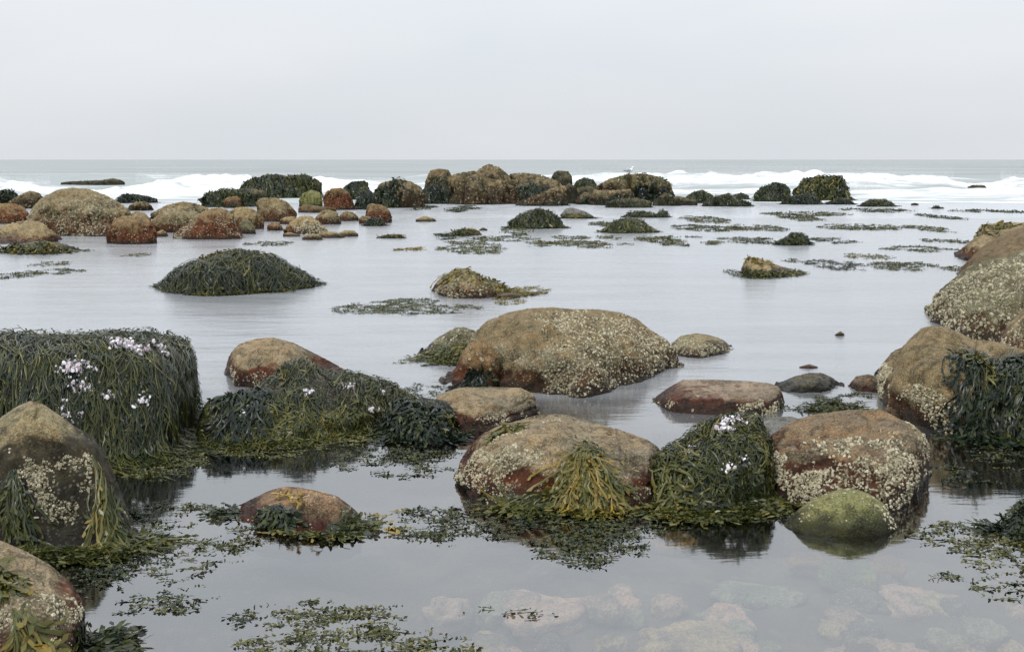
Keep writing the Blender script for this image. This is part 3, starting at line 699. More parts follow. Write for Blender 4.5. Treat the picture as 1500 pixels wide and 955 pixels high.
rock('stone', 'small stone buried under a mop of dark blue green fronds', 'dark',
     [(562, 612), (575, 594), (595, 586), (620, 582), (650, 586), (672, 600)], [(553, 625), (575, 643), (620, 648), (660, 643), (685, 625)], T=.3, a=.9, b=.9, amp=.05,
     weed=[dict(n=170, s=(.05, .95), th=(55, 105), L=(.2, .42), w=.013, tone=(.02, .26), lift=.05, dev=22, wander=8, br=2, bl=.06, hero=True),
           dict(n=260, s=(.05, .95), th=(10, 90), L=(.15, .35), w=.012, tone=(.0, .2), lift=.03, dev=25, wander=8, br=2, bl=.05),
           dict(n=30, s=(.75, .85), th=(70, 90), L=(.25, .35), w=.011, tone=(.45, .68), lift=.06, dev=10, wander=6, br=3, bl=.05)])
rock('boulder', 'broad rust and grey front boulder with a fan of ochre weed on its face', 'granite',
     [(671, 682), (677, 669), (689, 652), (707, 635), (732, 623), (763, 615), (784, 608), (812, 606), (830, 607), (861, 617), (901, 627), (947, 643), (965, 655), (972, 672)],
     [(669, 697), (686, 730), (730, 743), (800, 748), (860, 750), (910, 749), (955, 738), (975, 700)], T=.75, a=.72, b=.7, amp=.028, res=(190, 110), facets=1, fsize=.08,
     barn=[dict(n=1500, r=.0095, band=(-.1, .72), th=(0, 75), s=(.0, .42), thr=-.15, patch=3.5, tone=(.4, .9)), dict(n=500, r=.0085, band=(-.1, .5), th=(0, 50), s=(.7, 1), thr=-.1, patch=4, tone=(.25, .7)), dict(n=260, r=.009, band=(.5, .95), th=(30, 90), s=(.15, .4), thr=.05, patch=4)],
     weed=[dict(n=170, s=(.585, .635), th=(50, 57), L=(.22, .66), w=.0085, tone=(.42, .95), lift=.06, dev=18, wander=6, br=3, bl=.045, hero=True, pts=12),
           dict(n=150, s=(.53, .69), th=(18, 40), L=(.2, .4), w=.0105, tone=(.36, .66), lift=.04, dev=20, wander=6, br=6, bl=.045),
           dict(n=50, s=(.60, .67), th=(50, 62), L=(.06, .16), w=.009, tone=(.3, .6), lift=.04, dev=70, wander=16, br=2, bl=.03),
           dict(n=60, s=(.3, .5), th=(2, 10), L=(.25, .4), w=.010, tone=(.3, .6), lift=.03, dev=12, wander=6, br=3, bl=.04, lean=-60),
           dict(n=60, s=(.22, .36), th=(88, 98), L=(.12, .24), w=.010, tone=(.4, .65), lift=.03, dev=12, wander=8, br=1, bl=.04, lean=-62)])
rock('mound', 'dense mound of leafy green rockweed between the front granite boulder and the barnacled one', 'dark',
     [(952, 692), (966, 670), (985, 652), (1017, 630), (1054, 614), (1088, 609), (1112, 611), (1132, 642), (1148, 695)],
     [(945, 700), (965, 740), (1020, 748), (1080, 742), (1130, 730), (1152, 703)], T=.5, a=1.05, b=1.15, amp=.07, cat='seaweed mound',
     weed=[dict(n=1700, s=(.02, .98), th=(15, 115), L=(.2, .5), w=.0058, tone=(.1, .66), lift=.04, dev=28, wander=12, br=3, bl=.035, gap=.8),
           dict(n=150, s=(.08, .24), th=(50, 80), L=(.3, .5), w=.0085, tone=(.25, .6), lift=.08, dev=12, wander=6, br=3, bl=.04, hero=True, lean=16),
           dict(n=500, s=(.05, .95), th=(0, 20), L=(.2, .4), w=.009, tone=(.2, .5), lift=.04, dev=40, wander=12, br=5, bl=.045)],
     tuft=[(.60, 72, .03, 16), (.58, 60, .02, 8), (.34, 68, .02, 5), (.66, 35, .01, 3), (.56, 30, .01, 2)])
rock('boulder', 'flat topped grey slab with a dark red front in the channel right of centre', 'slab',
     [(962, 580), (977, 569), (1000, 556), (1050, 556), (1095, 558), (1125, 561), (1141, 566), (1147, 578)],
     [(955, 588), (985, 604), (1050, 610), (1100, 610), (1138, 604), (1149, 590)], T=.55, a=.5, b=.42, amp=.018,
     barn=[dict(n=420, r=.012, band=(-.2, .62), th=(0, 50), thr=-.05, patch=4)])
rock('stone', 'dark low rock right behind the flat grey slab', 'weedfar',
     [(1143, 560), (1164, 551), (1185, 546), (1203, 546), (1218, 552), (1230, 561)], [(1135, 567), (1160, 577), (1195, 577), (1237, 566)], T=.4, amp=.05)
rock('stone', 'small rust red stone at the foot of the big rock on the right', 'red',
     [(1246, 560), (1254, 551), (1272, 548), (1287, 552)], [(1243, 566), (1255, 575), (1285, 575), (1297, 566)], T=.25, amp=.05)
rock('stone', 'low stone crossed by weed in the narrow channel behind the barnacled boulder', 'weedfar',
     [(1195, 589), (1204, 582), (1218, 584), (1238, 590), (1252, 596)], [(1190, 595), (1205, 604), (1235, 606), (1258, 600)], T=.3, amp=.06,
     weed=[dict(n=160, s=(.05, .95), th=(20, 110), L=(.15, .35), w=.010, tone=(.2, .5), lift=.02, dev=50, wander=12, br=3, bl=.05)])
rock('boulder', 'big smooth shouldered rock on the right hung with blue green fronds', 'boulder',
     [(1281, 546), (1290, 536), (1308, 514), (1321, 509), (1335, 494), (1350, 480), (1368, 477), (1389, 480), (1410, 489), (1425, 497), (1460, 500), (1500, 512), (1540, 520), (1580, 550)],
     [(1279, 552), (1295, 592), (1335, 620), (1400, 642), (1480, 655), (1540, 645), (1585, 600)], T=1.0, a=.7, b=.68, amp=.04, res=(190, 110),
     barn=[dict(n=1500, r=.0145, band=(-.2, .5), th=(0, 70), s=(.02, .5), thr=-.2, patch=2.6, tone=(.45, .9))],
     weed=[dict(n=260, s=(.45, .86), th=(50, 84), L=(.4, .8), w=.011, tone=(.0, .28), lift=.06, dev=12, wander=6, br=3, bl=.06, hero=True),
           dict(n=450, s=(.45, .95), th=(5, 85), L=(.3, .6), w=.012, tone=(.0, .24), lift=.05, dev=14, wander=6, br=3, bl=.05),
           dict(n=80, s=(.48, .56), th=(55, 80), L=(.25, .45), w=.011, tone=(.42, .66), lift=.08, dev=14, wander=6, br=4, bl=.05),
           dict(n=130, s=(.7, .95), th=(20, 70), L=(.3, .5), w=.011, tone=(.35, .6), lift=.06, dev=14, wander=6, br=3, bl=.05)])
rock('boulder', 'large grey green rock at the right edge crusted all over with barnacles', 'mussel',
     [(1364, 438), (1376, 425), (1397, 408), (1417, 391), (1438, 383), (1472, 376), (1500, 364), (1540, 352), (1580, 370), (1600, 420)],
     [(1362, 455), (1375, 478), (1420, 498), (1500, 505), (1560, 490), (1610, 450)], T=2.0, a=.7, b=.66, amp=.04, res=(150, 100), facets=2, fsize=.12,
     barn=[dict(n=7500, r=.022, band=(-.2, 1.1), th=(-5, 110), thr=-.75, patch=1.3, tone=(.3, .85))])
rock('boulder', 'smooth brown boulder at the right edge behind the barnacled grey rock', 'brown',
     [(1407, 393), (1418, 382), (1438, 362), (1470, 343), (1500, 332), (1540, 326), (1580, 345)], [(1403, 402), (1430, 420), (1500, 425), (1560, 415), (1610, 395)], T=2.5, a=.8, b=.75, amp=.02, rough=.4)
rock('boulder', 'blocky tan rock at the right edge behind the smooth brown boulder', 'tan',
     [(1397, 372), (1418, 357), (1434, 337), (1451, 328), (1478, 326), (1500, 326), (1540, 326), (1580, 345)], [(1393, 377), (1420, 386), (1500, 390), (1600, 380)], T=3.0, a=.7, b=.66, amp=.05, facets=4, fsize=.15,
     weed=[dict(n=60, s=(.2, .5), th=(80, 110), L=(.3, .6), w=.03, tone=(.4, .75), lift=.06, dev=40, wander=10, br=3, bl=.1)])
rock('boulder', 'brown rock at the right edge above the drape of blue green fronds', 'boulder',
     [(1461, 499), (1472, 481), (1485, 466), (1500, 451), (1540, 430), (1600, 440)], [(1456, 510), (1480, 530), (1540, 540), (1620, 520)], T=.8, a=.75, b=.7, amp=.03,
     barn=[dict(n=700, r=.014, band=(-.2, .6), th=(0, 70), thr=-.2, patch=3)])
rock('boulder', 'round topped granite boulder right of centre thick with white barnacles', 'granite2',
     [(1104, 662), (1112, 649), (1136, 632), (1164, 615), (1195, 606), (1244, 600), (1292, 600), (1313, 611), (1337, 622), (1354, 637), (1361, 655), (1363, 675)],
     [(1101, 684), (1119, 712), (1145, 734), (1190, 746), (1250, 752), (1309, 748), (1344, 724), (1364, 692)], T=.65, a=.66, b=.6, amp=.03, res=(190, 110), facets=1, fsize=.07,
     barn=[dict(n=2300, r=.0115, band=(-.2, .86), th=(-5, 78), s=(.3, 1), thr=-.7, patch=4, tone=(.2, 1)), dict(n=1900, r=.010, band=(-.2, .55), th=(0, 60), s=(0, .42), thr=-.6, patch=3, tone=(.45, .95)), dict(n=700, r=.011, band=(.3, .98), th=(20, 90), s=(.72, 1), thr=-.2, patch=3, tone=(.4, .85))])
rock('stone', 'flat smooth grey stone tucked between the leafy mound and the barnacled boulder', 'grey',
     [(1094, 628), (1103, 618), (1126, 611), (1160, 610), (1185, 618)], [(1090, 640), (1110, 658), (1150, 660), (1190, 640)], T=.4, a=.6, b=.5, amp=.02)
rock('stone', 'olive green cone shaped stone standing in clear water at front right', 'greenish',
     [(1153, 764), (1168, 747), (1188, 732), (1216, 720), (1244, 714), (1271, 722), (1295, 737), (1308, 756)],
     [(1149, 771), (1181, 784), (1244, 786), (1288, 783), (1313, 774)], T=.38, a=.9, b=.95, amp=.03, under=.3, rough=.6,
     barn=[dict(n=90, r=.007, band=(.3, 1.1), th=(20, 110), thr=-.1, patch=5, tone=(.5, .9)), dict(n=70, r=.008, band=(0, .8), th=(0, 80), s=(.84, 1), thr=-.3, patch=5, tone=(.6, .95))])
rock('stone', 'small orange tinged stone peeking out behind the barnacled boulder', 'red',
     [(1294, 598), (1303, 593), (1316, 597), (1325, 608)], [(1290, 606), (1300, 616), (1318, 618), (1330, 612)], T=.2, amp=.05)
rock('stone', 'low pink stone with dark fronds in the pool at front left', 'pinkflat',
     [(336, 747), (366, 732), (395, 718), (418, 712), (441, 714), (470, 720), (493, 726), (510, 738), (523, 749)],
     [(330, 752), (366, 766), (410, 778), (453, 784), (496, 783), (530, 762)], T=.35, a=.85, b=.85, amp=.025, under=.25,
     barn=[dict(n=260, r=.006, band=(-.1, 1.0), th=(0, 100), thr=-.1, patch=6, tone=(.4, .8))],
     weed=[dict(n=60, s=(.34, .44), th=(40, 62), L=(.12, .24), w=.011, tone=(.05, .3), lift=.03, dev=28, wander=8, br=2, bl=.05),
           dict(n=50, s=(.0, .14), th=(20, 100), L=(.12, .22), w=.010, tone=(.05, .3), lift=.015, dev=30, wander=8, br=2, bl=.04, lean=-60),
           dict(n=70, s=(.72, .95), th=(5, 30), L=(.12, .26), w=.011, tone=(.1, .45), lift=.02, dev=35, wander=8, br=3, bl=.045, lean=40),
           dict(n=40, s=(.4, .8), th=(0, 12), L=(.08, .16), w=.010, tone=(.2, .6), lift=.02, dev=40, wander=8, br=3, bl=.04),
           dict(n=12, s=(.38, .75), th=(70, 95), L=(.05, .09), w=.012, tone=(.65, .98), lift=.05, dev=60, wander=10, br=3, bl=.04)])
rock('mound', 'dark weed mound cut by the right edge above the floating weed', 'dark',
     [(1474, 762), (1486, 745), (1500, 736), (1525, 730), (1560, 740)], [(1468, 770), (1490, 780), (1530, 782), (1575, 765)], T=.3, amp=.05, cat='seaweed mound',
     weed=[dict(n=260, s=(.02, .95), th=(10, 110), L=(.12, .3), w=.009, tone=(.05, .35), lift=.04, dev=25, wander=10, br=4, bl=.045)])
rock('stone', 'tiny brown stone alone in the pale water right of centre', 'tan', [(1223, 490), (1231, 485), (1237, 489)], 492, amp=.06)
rock('stone', 'flat orange stone barely awash behind the dark low rock', 'pinkflat', [(1171, 537), (1185, 533), (1198, 537)], 540, amp=.03)

# ------------------------------------------------------------------ rocks standing in the lagoon
DW = dict(br=3, bl=.07)
rock('boulder', 'dark weed draped hump alone in the lagoon at left', 'dark',
     [(240, 408), (258, 396), (280, 386), (310, 376), (343, 370), (365, 371), (391, 375), (408, 381), (431, 393), (450, 405)],
     [(231, 417), (255, 427), (320, 432), (400, 428), (440, 422), (466, 416)], T=1.0, amp=.05, a=.8, b=.8,
     weed=[dict(n=2200, s=(.03, .97), th=(20, 120), L=(.5, 1.1), w=.0095, tone=(.02, .5), lift=.08, dev=22, wander=10, br=1, bl=.07, flo=1, gap=.75),
           dict(n=140, s=(.3, .6), th=(80, 110), L=(.2, .4), w=.018, tone=(.5, .85), lift=.08, dev=40, wander=10, **DW),
           dict(n=160, s=(.3, .9), th=(0, 8), L=(.3, .6), w=.012, tone=(.4, .6), lift=.04, dev=40, wander=10, flo=2, **DW)])
rock('stone', 'pale tan stone at the foot of the dark lagoon hump', 'tan', [(258, 418), (268, 409), (280, 406), (292, 412), (297, 420)], [(256, 424), (270, 430), (290, 430), (299, 425)], T=.15, amp=.05)
rock('boulder', 'yellow brown barnacled rock with a weed trail near mid lagoon', 'tan',
     [(636, 418), (644, 408), (653, 401), (669, 394), (683, 395), (712, 408), (739, 419), (757, 427)], [(632, 427), (650, 437), (680, 439), (715, 437), (763, 430)], T=.7, amp=.05, a=.85, b=.85,
     barn=[dict(n=900, r=.022, band=(-.2, 1), th=(0, 100), thr=-.4, patch=1.6, tone=(.3, .75))],
     weed=[dict(n=130, s=(.1, .9), th=(70, 110), L=(.2, .5), w=.016, tone=(.5, .9), lift=.05, dev=50, wander=12, **DW),
           dict(n=150, s=(.7, .98), th=(10, 90), L=(.3, .6), w=.015, tone=(.45, .9), lift=.03, dev=30, wander=10, lean=50, **DW)])
rock('stone', 'thin flat pinkish stone beside the yellow brown lagoon rock', 'pinkflat', [(727, 433), (741, 429), (755, 430), (762, 433)], 437, amp=.03)
rock('stone', 'small ochre lump of stone with a dark weed foot in the lagoon at right', 'tan',
     [(1088, 392), (1091, 379), (1108, 377), (1120, 382), (1147, 391), (1160, 396)], [(1086, 399), (1100, 407), (1125, 407), (1165, 398)], T=.4, amp=.06, a=.7, b=.65, facets=2,
     weed=[dict(n=260, s=(.1, .95), th=(0, 45), L=(.15, .4), w=.014, tone=(.15, .7), lift=.04, dev=30, wander=10, **DW), dict(n=50, s=(.1, .5), th=(80, 100), L=(.1, .2), w=.016, tone=(.6, .9), lift=.04, dev=50, **DW)])
def weedy(label, top, base, tone=(.05, .45), n=420, L=(.5, 1.2), w=.026, dev=18, style='weedfar', lift=.1, name='boulder', **kw):
    return rock(name, label, style, top, base, amp=.05, weed=[dict(n=int(n * 1.6), s=(.03, .97), th=(15, 120), L=L, w=w * .68, tone=tone, lift=lift, dev=dev, wander=9, br=1, bl=.12, flo=1, pts=7)], **kw)
weedy('weed capped dome nearest the centre of the far lagoon', [(744, 326), (765, 313), (784, 306), (803, 309), (819, 319), (827, 329)], 335, n=520)
rock('stone', 'smooth grey hump touching the right of the weed capped dome', 'grey', [(822, 314), (828, 306), (837, 304), (856, 309), (870, 317)], 320, amp=.05,
     weed=[dict(n=120, s=(.05, .95), th=(0, 30), L=(.2, .5), w=.025, tone=(.3, .6), lift=.05, dev=30, br=3, bl=.1)])
weedy('olive weed tussock right of the weed capped dome in the far lagoon', [(886, 336), (901, 325), (920, 319), (939, 323), (957, 336)], 341, tone=(.15, .6), name='stone')
rock('stone', 'flat reddish stone with weed at its left in the far lagoon', 'pinkflat', [(663, 340), (677, 335), (696, 335), (706, 342)], 345, amp=.04,
     weed=[dict(n=140, s=(0, .35), th=(0, 90), L=(.3, .7), w=.022, tone=(.2, .55), lift=.06, dev=40, br=3, bl=.1)])
rock('stone', 'tiny brown stone just above the flat reddish stone', 'tan', [(702, 336), (708, 333), (714, 336)], 338, amp=.05)
rock('stone', 'small isolated brown stone left of the far centre rocks', 'tan', [(610, 321), (622, 316), (638, 321)], 325, amp=.06)
weedy('ragged low weed ridge below the gull rock', [(914, 316), (925, 311), (945, 311), (960, 314), (970, 309), (980, 313)], 319, n=260, L=(.3, .6), name='stone')
weedy('small pointed weed mound out in the right lagoon', [(1138, 354), (1158, 343), (1176, 342), (1187, 355)], 359, n=260, L=(.3, .6), w=.02, name='stone', tone=(.1, .4))
weedy('flat weedy stone awash left of mid lagoon', [(556, 347), (575, 344), (591, 346)], 349, n=150, L=(.2, .5), w=.02, tone=(.3, .7), name='stone')
rock('stone', 'dark low rock with yellow weed stranded near the left lagoon edge', 'weedfar', [(4, 366), (25, 358), (60, 352), (95, 357), (112, 365)], [(-2, 369), (30, 372), (80, 372), (118, 367)], T=.5, amp=.06,
     weed=[dict(n=240, s=(.02, .98), th=(10, 90), L=(.2, .6), w=.02, tone=(.1, .75), lift=.06, dev=30, br=3, bl=.1)])

# ------------------------------------------------------------------ left headland of boulders
rock('boulder', 'large tan dome in the cluster at left, biggest of that cluster', 'tan', [(36, 330), (45, 306), (62, 289), (85, 278), (105, 275), (130, 277), (155, 286), (175, 297), (190, 307), (202, 322)], 346, T=2.2, res=(120, 70), amp=.035,
     barn=[dict(n=2600, r=.03, band=(-.2, .75), th=(0, 80), thr=-.4, patch=.9, tone=(.35, .8))])
rock('boulder', 'flat tan rock in front of the large tan dome', 'tan', [(-30, 338), (0, 331), (30, 324), (50, 322), (65, 328), (86, 345)], [(-40, 348), (0, 358), (60, 360), (92, 352)], T=2.0, amp=.05, facets=2)
rock('boulder', 'weed covered dark rock at the far left edge', 'weedfar', [(-25, 284), (5, 278), (20, 281), (30, 287)], 298, weed=[dict(n=200, s=(.03, .97), th=(15, 110), L=(.4, .9), w=.04, tone=(.05, .35), lift=.1, dev=20, br=2, bl=.15)])
rock('boulder', 'brown ridge shaped rock behind the left of the large tan dome', 'tanfar', [(12, 296), (30, 285), (45, 279), (58, 283), (66, 292)], 306, facets=2, amp=.05)
rock('boulder', 'red streaked rock at the left edge beside the large tan dome', 'red', [(-30, 304), (0, 298), (20, 298), (35, 303), (43, 314)], 328, amp=.05)
rock('boulder', 'two toned block, green on the left and dark red on the right', 'red', [(159, 338), (166, 322), (180, 316), (195, 316), (210, 317), (222, 325), (231, 342)], 358, T=1.0, a=.65, b=.6, amp=.05, facets=2)
rock('stone', 'small tan stone wedged beside the two toned block', 'tan', [(228, 341), (238, 336), (246, 343)], 347, amp=.05)
rock('boulder', 'rounded tan boulder behind the two toned block', 'tan', [(220, 325), (235, 311), (255, 303), (275, 304), (292, 313), (299, 328)], 341, amp=.045, barn=[dict(n=600, r=.03, band=(-.2, 1), th=(0, 90), thr=-.4, patch=1, tone=(.35, .7))])
rock('boulder', 'long low tan boulder at the back of the left cluster', 'tanfar', [(222, 312), (245, 300), (270, 295), (290, 299), (312, 308)], 322, amp=.04)
rock('boulder', 'rust red pyramid boulder in the left cluster', 'red', [(252, 344), (265, 335), (290, 315), (305, 307), (320, 304), (335, 308), (347, 321), (356, 343)], 351, T=1.2, a=.95, b=.95, amp=.04,
     barn=[dict(n=800, r=.026, band=(-.2, .9), th=(0, 90), thr=-.3, patch=1.2, tone=(.4, .8))])
rock('boulder', 'tan boulder directly right of the rust red pyramid', 'tan', [(333, 312), (345, 304), (360, 303), (375, 308), (388, 322)], 336, amp=.05)
rock('stone', 'small olive boulder at the right foot of the rust red pyramid', 'mussel', [(350, 328), (356, 321), (366, 323), (375, 334)], 343, amp=.05)
rock('boulder', 'square shouldered tan boulder, tallest to the right of the pyramid', 'tan', [(375, 305), (377, 293), (385, 290), (406, 290), (421, 296), (437, 314)], 325, facets=3, amp=.05)
rock('stone', 'small orange brown stone below the square shouldered boulder', 'red', [(391, 331), (398, 326), (408, 326), (415, 333)], 338, amp=.05)
rock('stone', 'low yellowish stone between the square shouldered boulder and the striped one', 'tan', [(409, 323), (418, 318), (431, 317), (440, 323)], 329, amp=.04)
rock('boulder', 'whitish streaked boulder at the right tip of the left cluster', 'tan', [(417, 335), (428, 322), (443, 316), (456, 317), (468, 325), (480, 336)], 343, amp=.05, barn=[dict(n=500, r=.026, band=(-.2, .8), th=(0, 90), thr=-.2, patch=1.4, tone=(.6, 1))])
rock('stone', 'flat tan stone at the left foot of the whitish streaked boulder', 'tan', [(414, 343), (423, 340), (440, 344)], 347, amp=.03)
rock('boulder', 'rounded tan boulder right behind the whitish streaked one', 'tan', [(461, 320), (471, 309), (481, 307), (494, 311), (499, 320)], 329, amp=.05)
rock('stone', 'smooth tan stone right of the rounded tan boulder', 'tan', [(497, 316), (506, 309), (519, 312), (526, 319)], 324, amp=.05)
rock('stone', 'leftmost of three low stones below the whitish streaked boulder', 'tan', [(444, 348), (453, 343), (466, 343), (473, 348)], 352, amp=.05)
rock('stone', 'lumpy middle one of three low stones below the whitish streaked boulder', 'tan', [(465, 343), (476, 339), (494, 340), (504, 346)], 349, amp=.07)
rock('stone', 'rightmost of three low stones below the whitish streaked boulder', 'tan', [(497, 341), (506, 337), (519, 338), (526, 344)], 347, amp=.05)
rock('boulder', 'upright pinkish block standing apart left of the centre rocks', 'red', [(536, 312), (537, 302), (543, 298), (559, 300), (569, 306), (575, 319)], 327, a=.7, b=.65, facets=3, amp=.05)
rock('stone', 'little tan stone leaning on the upright pinkish block', 'tan', [(525, 320), (531, 316), (544, 318)], 328, amp=.05)
weedy('small grey weed tuft in front of the upright pinkish block', [(535, 327), (546, 319), (559, 320), (564, 328)], 331, n=160, L=(.2, .5), w=.025, name='stone', tone=(.02, .3))

# ------------------------------------------------------------------ the far line of rocks
weedy('long low weed blanketed rock left of the far line', [(291, 292), (305, 282), (330, 278), (368, 276), (388, 280), (396, 289)], 304, n=420, w=.04, T=2.0)
weedy('largest weed blanketed rock rising against the surf at left of the far line', [(349, 276), (363, 264), (381, 257), (406, 255), (421, 258), (446, 255), (461, 261), (475, 270)], 291, n=600, w=.05, T=3.0, L=(.5, 1.4), tone=(.05, .5))
rock('boulder', 'dark red boulder set in the long weed blanketed rock', 'red', [(326, 296), (333, 289), (348, 287), (354, 294)], 305, amp=.05)
rock('boulder', 'mossy green dome in the far line', 'greenish', [(437, 295), (443, 284), (456, 278), (468, 282), (474, 291)], 303, amp=.04)
rock('boulder', 'rust topped tan boulder right of the mossy green dome', 'red', [(473, 291), (478, 280), (486, 276), (501, 275), (511, 283), (519, 297)], 308, amp=.05)
rock('stone', 'long flat brown rock below the mossy green dome', 'brown', [(437, 304), (446, 299), (466, 302), (493, 305)], 312, amp=.05)
weedy('dark weedy rock behind the rust topped boulder', [(502, 275), (516, 266), (534, 265), (542, 269)], 293, n=200, w=.05)
weedy('narrow black weed hung rock in the far line', [(520, 290), (529, 280), (544, 279), (550, 293)], 307, n=200, w=.04, tone=(0, .2))
rock('boulder', 'wide brown dome with weed on its left in the far line', 'tanfar', [(546, 284), (556, 269), (582, 262), (602, 266), (617, 274), (625, 292)], 305, T=2.5, amp=.05,
     weed=[dict(n=160, s=(.03, .4), th=(10, 90), L=(.4, 1.0), w=.04, tone=(.05, .35), lift=.1, dev=20, br=2, bl=.12)])
weedy('blue grey weedy rock between the brown dome and the centre block', [(618, 278), (632, 269), (644, 274), (648, 288)], 299, n=220, w=.04, tone=(0, .25))
rock('boulder', 'tall tan rock at the left end of the centre block', 'tanfar', [(621, 272), (629, 250), (643, 247), (657, 249), (664, 262)], 297, a=.7, b=.65, facets=3, amp=.05)
rock('boulder', 'massive angular tan block at the centre of the far line', 'tanfar', [(656, 270), (659, 257), (675, 253), (696, 250), (717, 262), (739, 265), (755, 276), (764, 292)], 300, T=3, a=.65, b=.6, facets=5, fsize=.14, amp=.05, res=(80, 50))
rock('boulder', 'peaked rock on the skyline, highest of the far line', 'tanfar', [(690, 262), (701, 248), (715, 240), (731, 245), (745, 256), (752, 268)], 293, T=2.5, facets=4, amp=.06)
rock('boulder', 'sloping slab right of the peaked rock', 'tanfar', [(742, 262), (747, 255), (765, 253), (792, 256), (819, 266), (828, 276)], 295, T=2.5, facets=3, amp=.05,
     weed=[dict(n=120, s=(.05, .6), th=(5, 40), L=(.4, .8), w=.04, tone=(0, .2), lift=.08, dev=20, br=2, bl=.12)])
rock('boulder', 'knobbly dark rock poking up behind the tilted wedge', 'weedfar', [(807, 262), (810, 253), (818, 250), (832, 251), (841, 262)], 288, facets=2, amp=.09)
weedy('black weed in the cleft between the massive block and the sloping slab', [(744, 284), (758, 271), (785, 267), (812, 280)], 298, n=220, w=.04, tone=(0, .22))
weedy('dark weedy lump between the blue grey weedy rock and the massive block', [(636, 290), (645, 280), (658, 279), (668, 290)], 299, n=160, w=.04, tone=(.05, .35), name='stone')
rock('boulder', 'low broken brown block closing the gap left of the gull rock', 'weedfar', [(835, 284), (848, 275), (862, 272), (878, 280)], 297, facets=3, amp=.08)
rock('boulder', 'rough weedy shelf joining the gull rock to the weedy hump at its right', 'weedfar', [(975, 293), (990, 287), (1004, 289), (1016, 294)], 301, amp=.09)
rock('boulder', 'tilted bare wedge with a shadowed underside at the waterline', 'tanfar', [(757, 297), (787, 285), (813, 274), (827, 272), (835, 282)], 302, a=.9, b=.7, facets=2, amp=.03,
     weed=[dict(n=160, s=(.1, .98), th=(-5, 10), L=(.2, .4), w=.03, tone=(0, .3), lift=.05, dev=40, br=2, bl=.1)])
rock('boulder', 'broken brown rock right of the tilted wedge', 'weedfar', [(826, 276), (833, 268), (842, 273), (850, 288)], 299, facets=2, amp=.08)
weedy('weed topped rock just left of the gull rock', [(840, 270), (847, 263), (856, 260), (869, 264), (876, 272)], 290, n=160, w=.05, tone=(.05, .4))
rock('boulder', 'small angular rock at the left foot of the gull rock', 'tanfar', [(845, 291), (856, 281), (867, 283), (872, 291)], 300, facets=3, amp=.06)
GULL_ROCK = rock('boulder', 'broad rock the white gull stands on with black weed for a shaded hollow at right', 'tanfar', [(866, 284), (876, 271), (893, 262), (920, 256), (944, 254), (968, 260), (984, 269), (989, 283)], 297, T=3, a=.7, b=.65, facets=3, amp=.05, res=(80, 50),
     weed=[dict(n=420, s=(.52, .95), th=(5, 38), L=(.4, .9), w=.05, tone=(0, .12), lift=.1, dev=12, br=2, bl=.12), dict(n=160, s=(.3, .98), th=(50, 100), L=(.2, .6), w=.04, tone=(.35, .7), lift=.06, dev=30, br=2, bl=.12)])  # black weed drape also stands in for the dark cavity under the overhang
rock('boulder', 'stepped tan slab at the lower left of the gull rock', 'tanfar', [(865, 290), (870, 278), (893, 279), (925, 277), (929, 288)], 301, a=.6, b=.5, facets=2, amp=.06, ledge=2)
weedy('low weedy slab in front of the gull rock', [(886, 299), (901, 292), (933, 290), (957, 296)], 305, n=200, w=.03, tone=(.1, .45), L=(.3, .6))
weedy('leaning weedy rock at the right foot of the gull rock', [(956, 296), (973, 282), (984, 285), (996, 296)], 302, n=200, w=.035, tone=(.1, .45), L=(.3, .6))
weedy('weedy hump with a bare pink side, first right of the gull rock', [(1002, 291), (1014, 282), (1028, 278), (1048, 288)], 298, n=200, w=.04)
weedy('low weed heap, second right of the gull rock', [(1028, 298), (1054, 286), (1068, 283), (1079, 290), (1102, 299)], 303, n=260, w=.035)
weedy('small brown rock behind the low weed heap', [(1073, 286), (1086, 282), (1098, 287)], 293, n=70, w=.04, name='stone')
weedy('round weed topped dome left of the surf swept mop rock', [(1104, 285), (1115, 275), (1136, 268), (1151, 273), (1163, 286)], 296, n=320, w=.045, T=2)
weedy('mop headed rock with weed combed down by the breaking surf', [(1166, 276), (1176, 264), (1205, 260), (1230, 261), (1245, 272)], 294, n=700, w=.055, T=2.5, L=(.6, 1.4), tone=(.0, .72), dev=16, lift=.22)
weedy('flat weed ledge in front of the mop headed rock, left piece', [(1142, 294), (1162, 288), (1183, 284), (1205, 293)], 300, n=220, w=.035, tone=(.05, .3))
weedy('flat weed ledge in front of the mop headed rock, right piece', [(1209, 297), (1226, 291), (1244, 291), (1250, 297)], 300, n=160, w=.035, tone=(.05, .3))
weedy('separate low weed rock right of the mop headed rock', [(1261, 299), (1273, 292), (1295, 292), (1311, 300)], 303, n=220, w=.035)
rock('stone', 'dark speck of rock in the wash, left one of two at right', 'weedfar', [(1334, 299), (1340, 297), (1346, 299)], 301)
weedy('small weed knob, right one of two specks in the wash', [(1366, 304), (1372, 301), (1379, 304)], 306, n=60, w=.03, L=(.2, .4), name='stone')
rock('boulder', 'low dark offshore rock swept by surf far at left', 'weedfar', [(88, 268), (100, 266), (125, 265), (150, 264), (165, 261), (178, 264), (184, 268)], 272, T=3, amp=.09, a=1, b=1)
rock('boulder', 'lone dark offshore rock in the surf far at right', 'weedfar', [(1418, 274), (1424, 271), (1441, 271), (1446, 275)], 277, T=1.5, amp=.05)
weedy('strip of black weedy rocks in the gap right of the large tan dome', [(171, 292), (180, 285), (195, 284), (215, 287), (232, 292)], 298, n=200, w=.04, tone=(0, .25))
rock('stone', 'low tan stone below the strip of black weedy rocks', 'tanfar', [(188, 302), (200, 295), (216, 296), (224, 303)], 309, amp=.05)
rock('boulder', 'brown stone filling the notch right of the large tan dome', 'tan', [(186, 318), (198, 309), (212, 312), (222, 322)], 332, amp=.05)

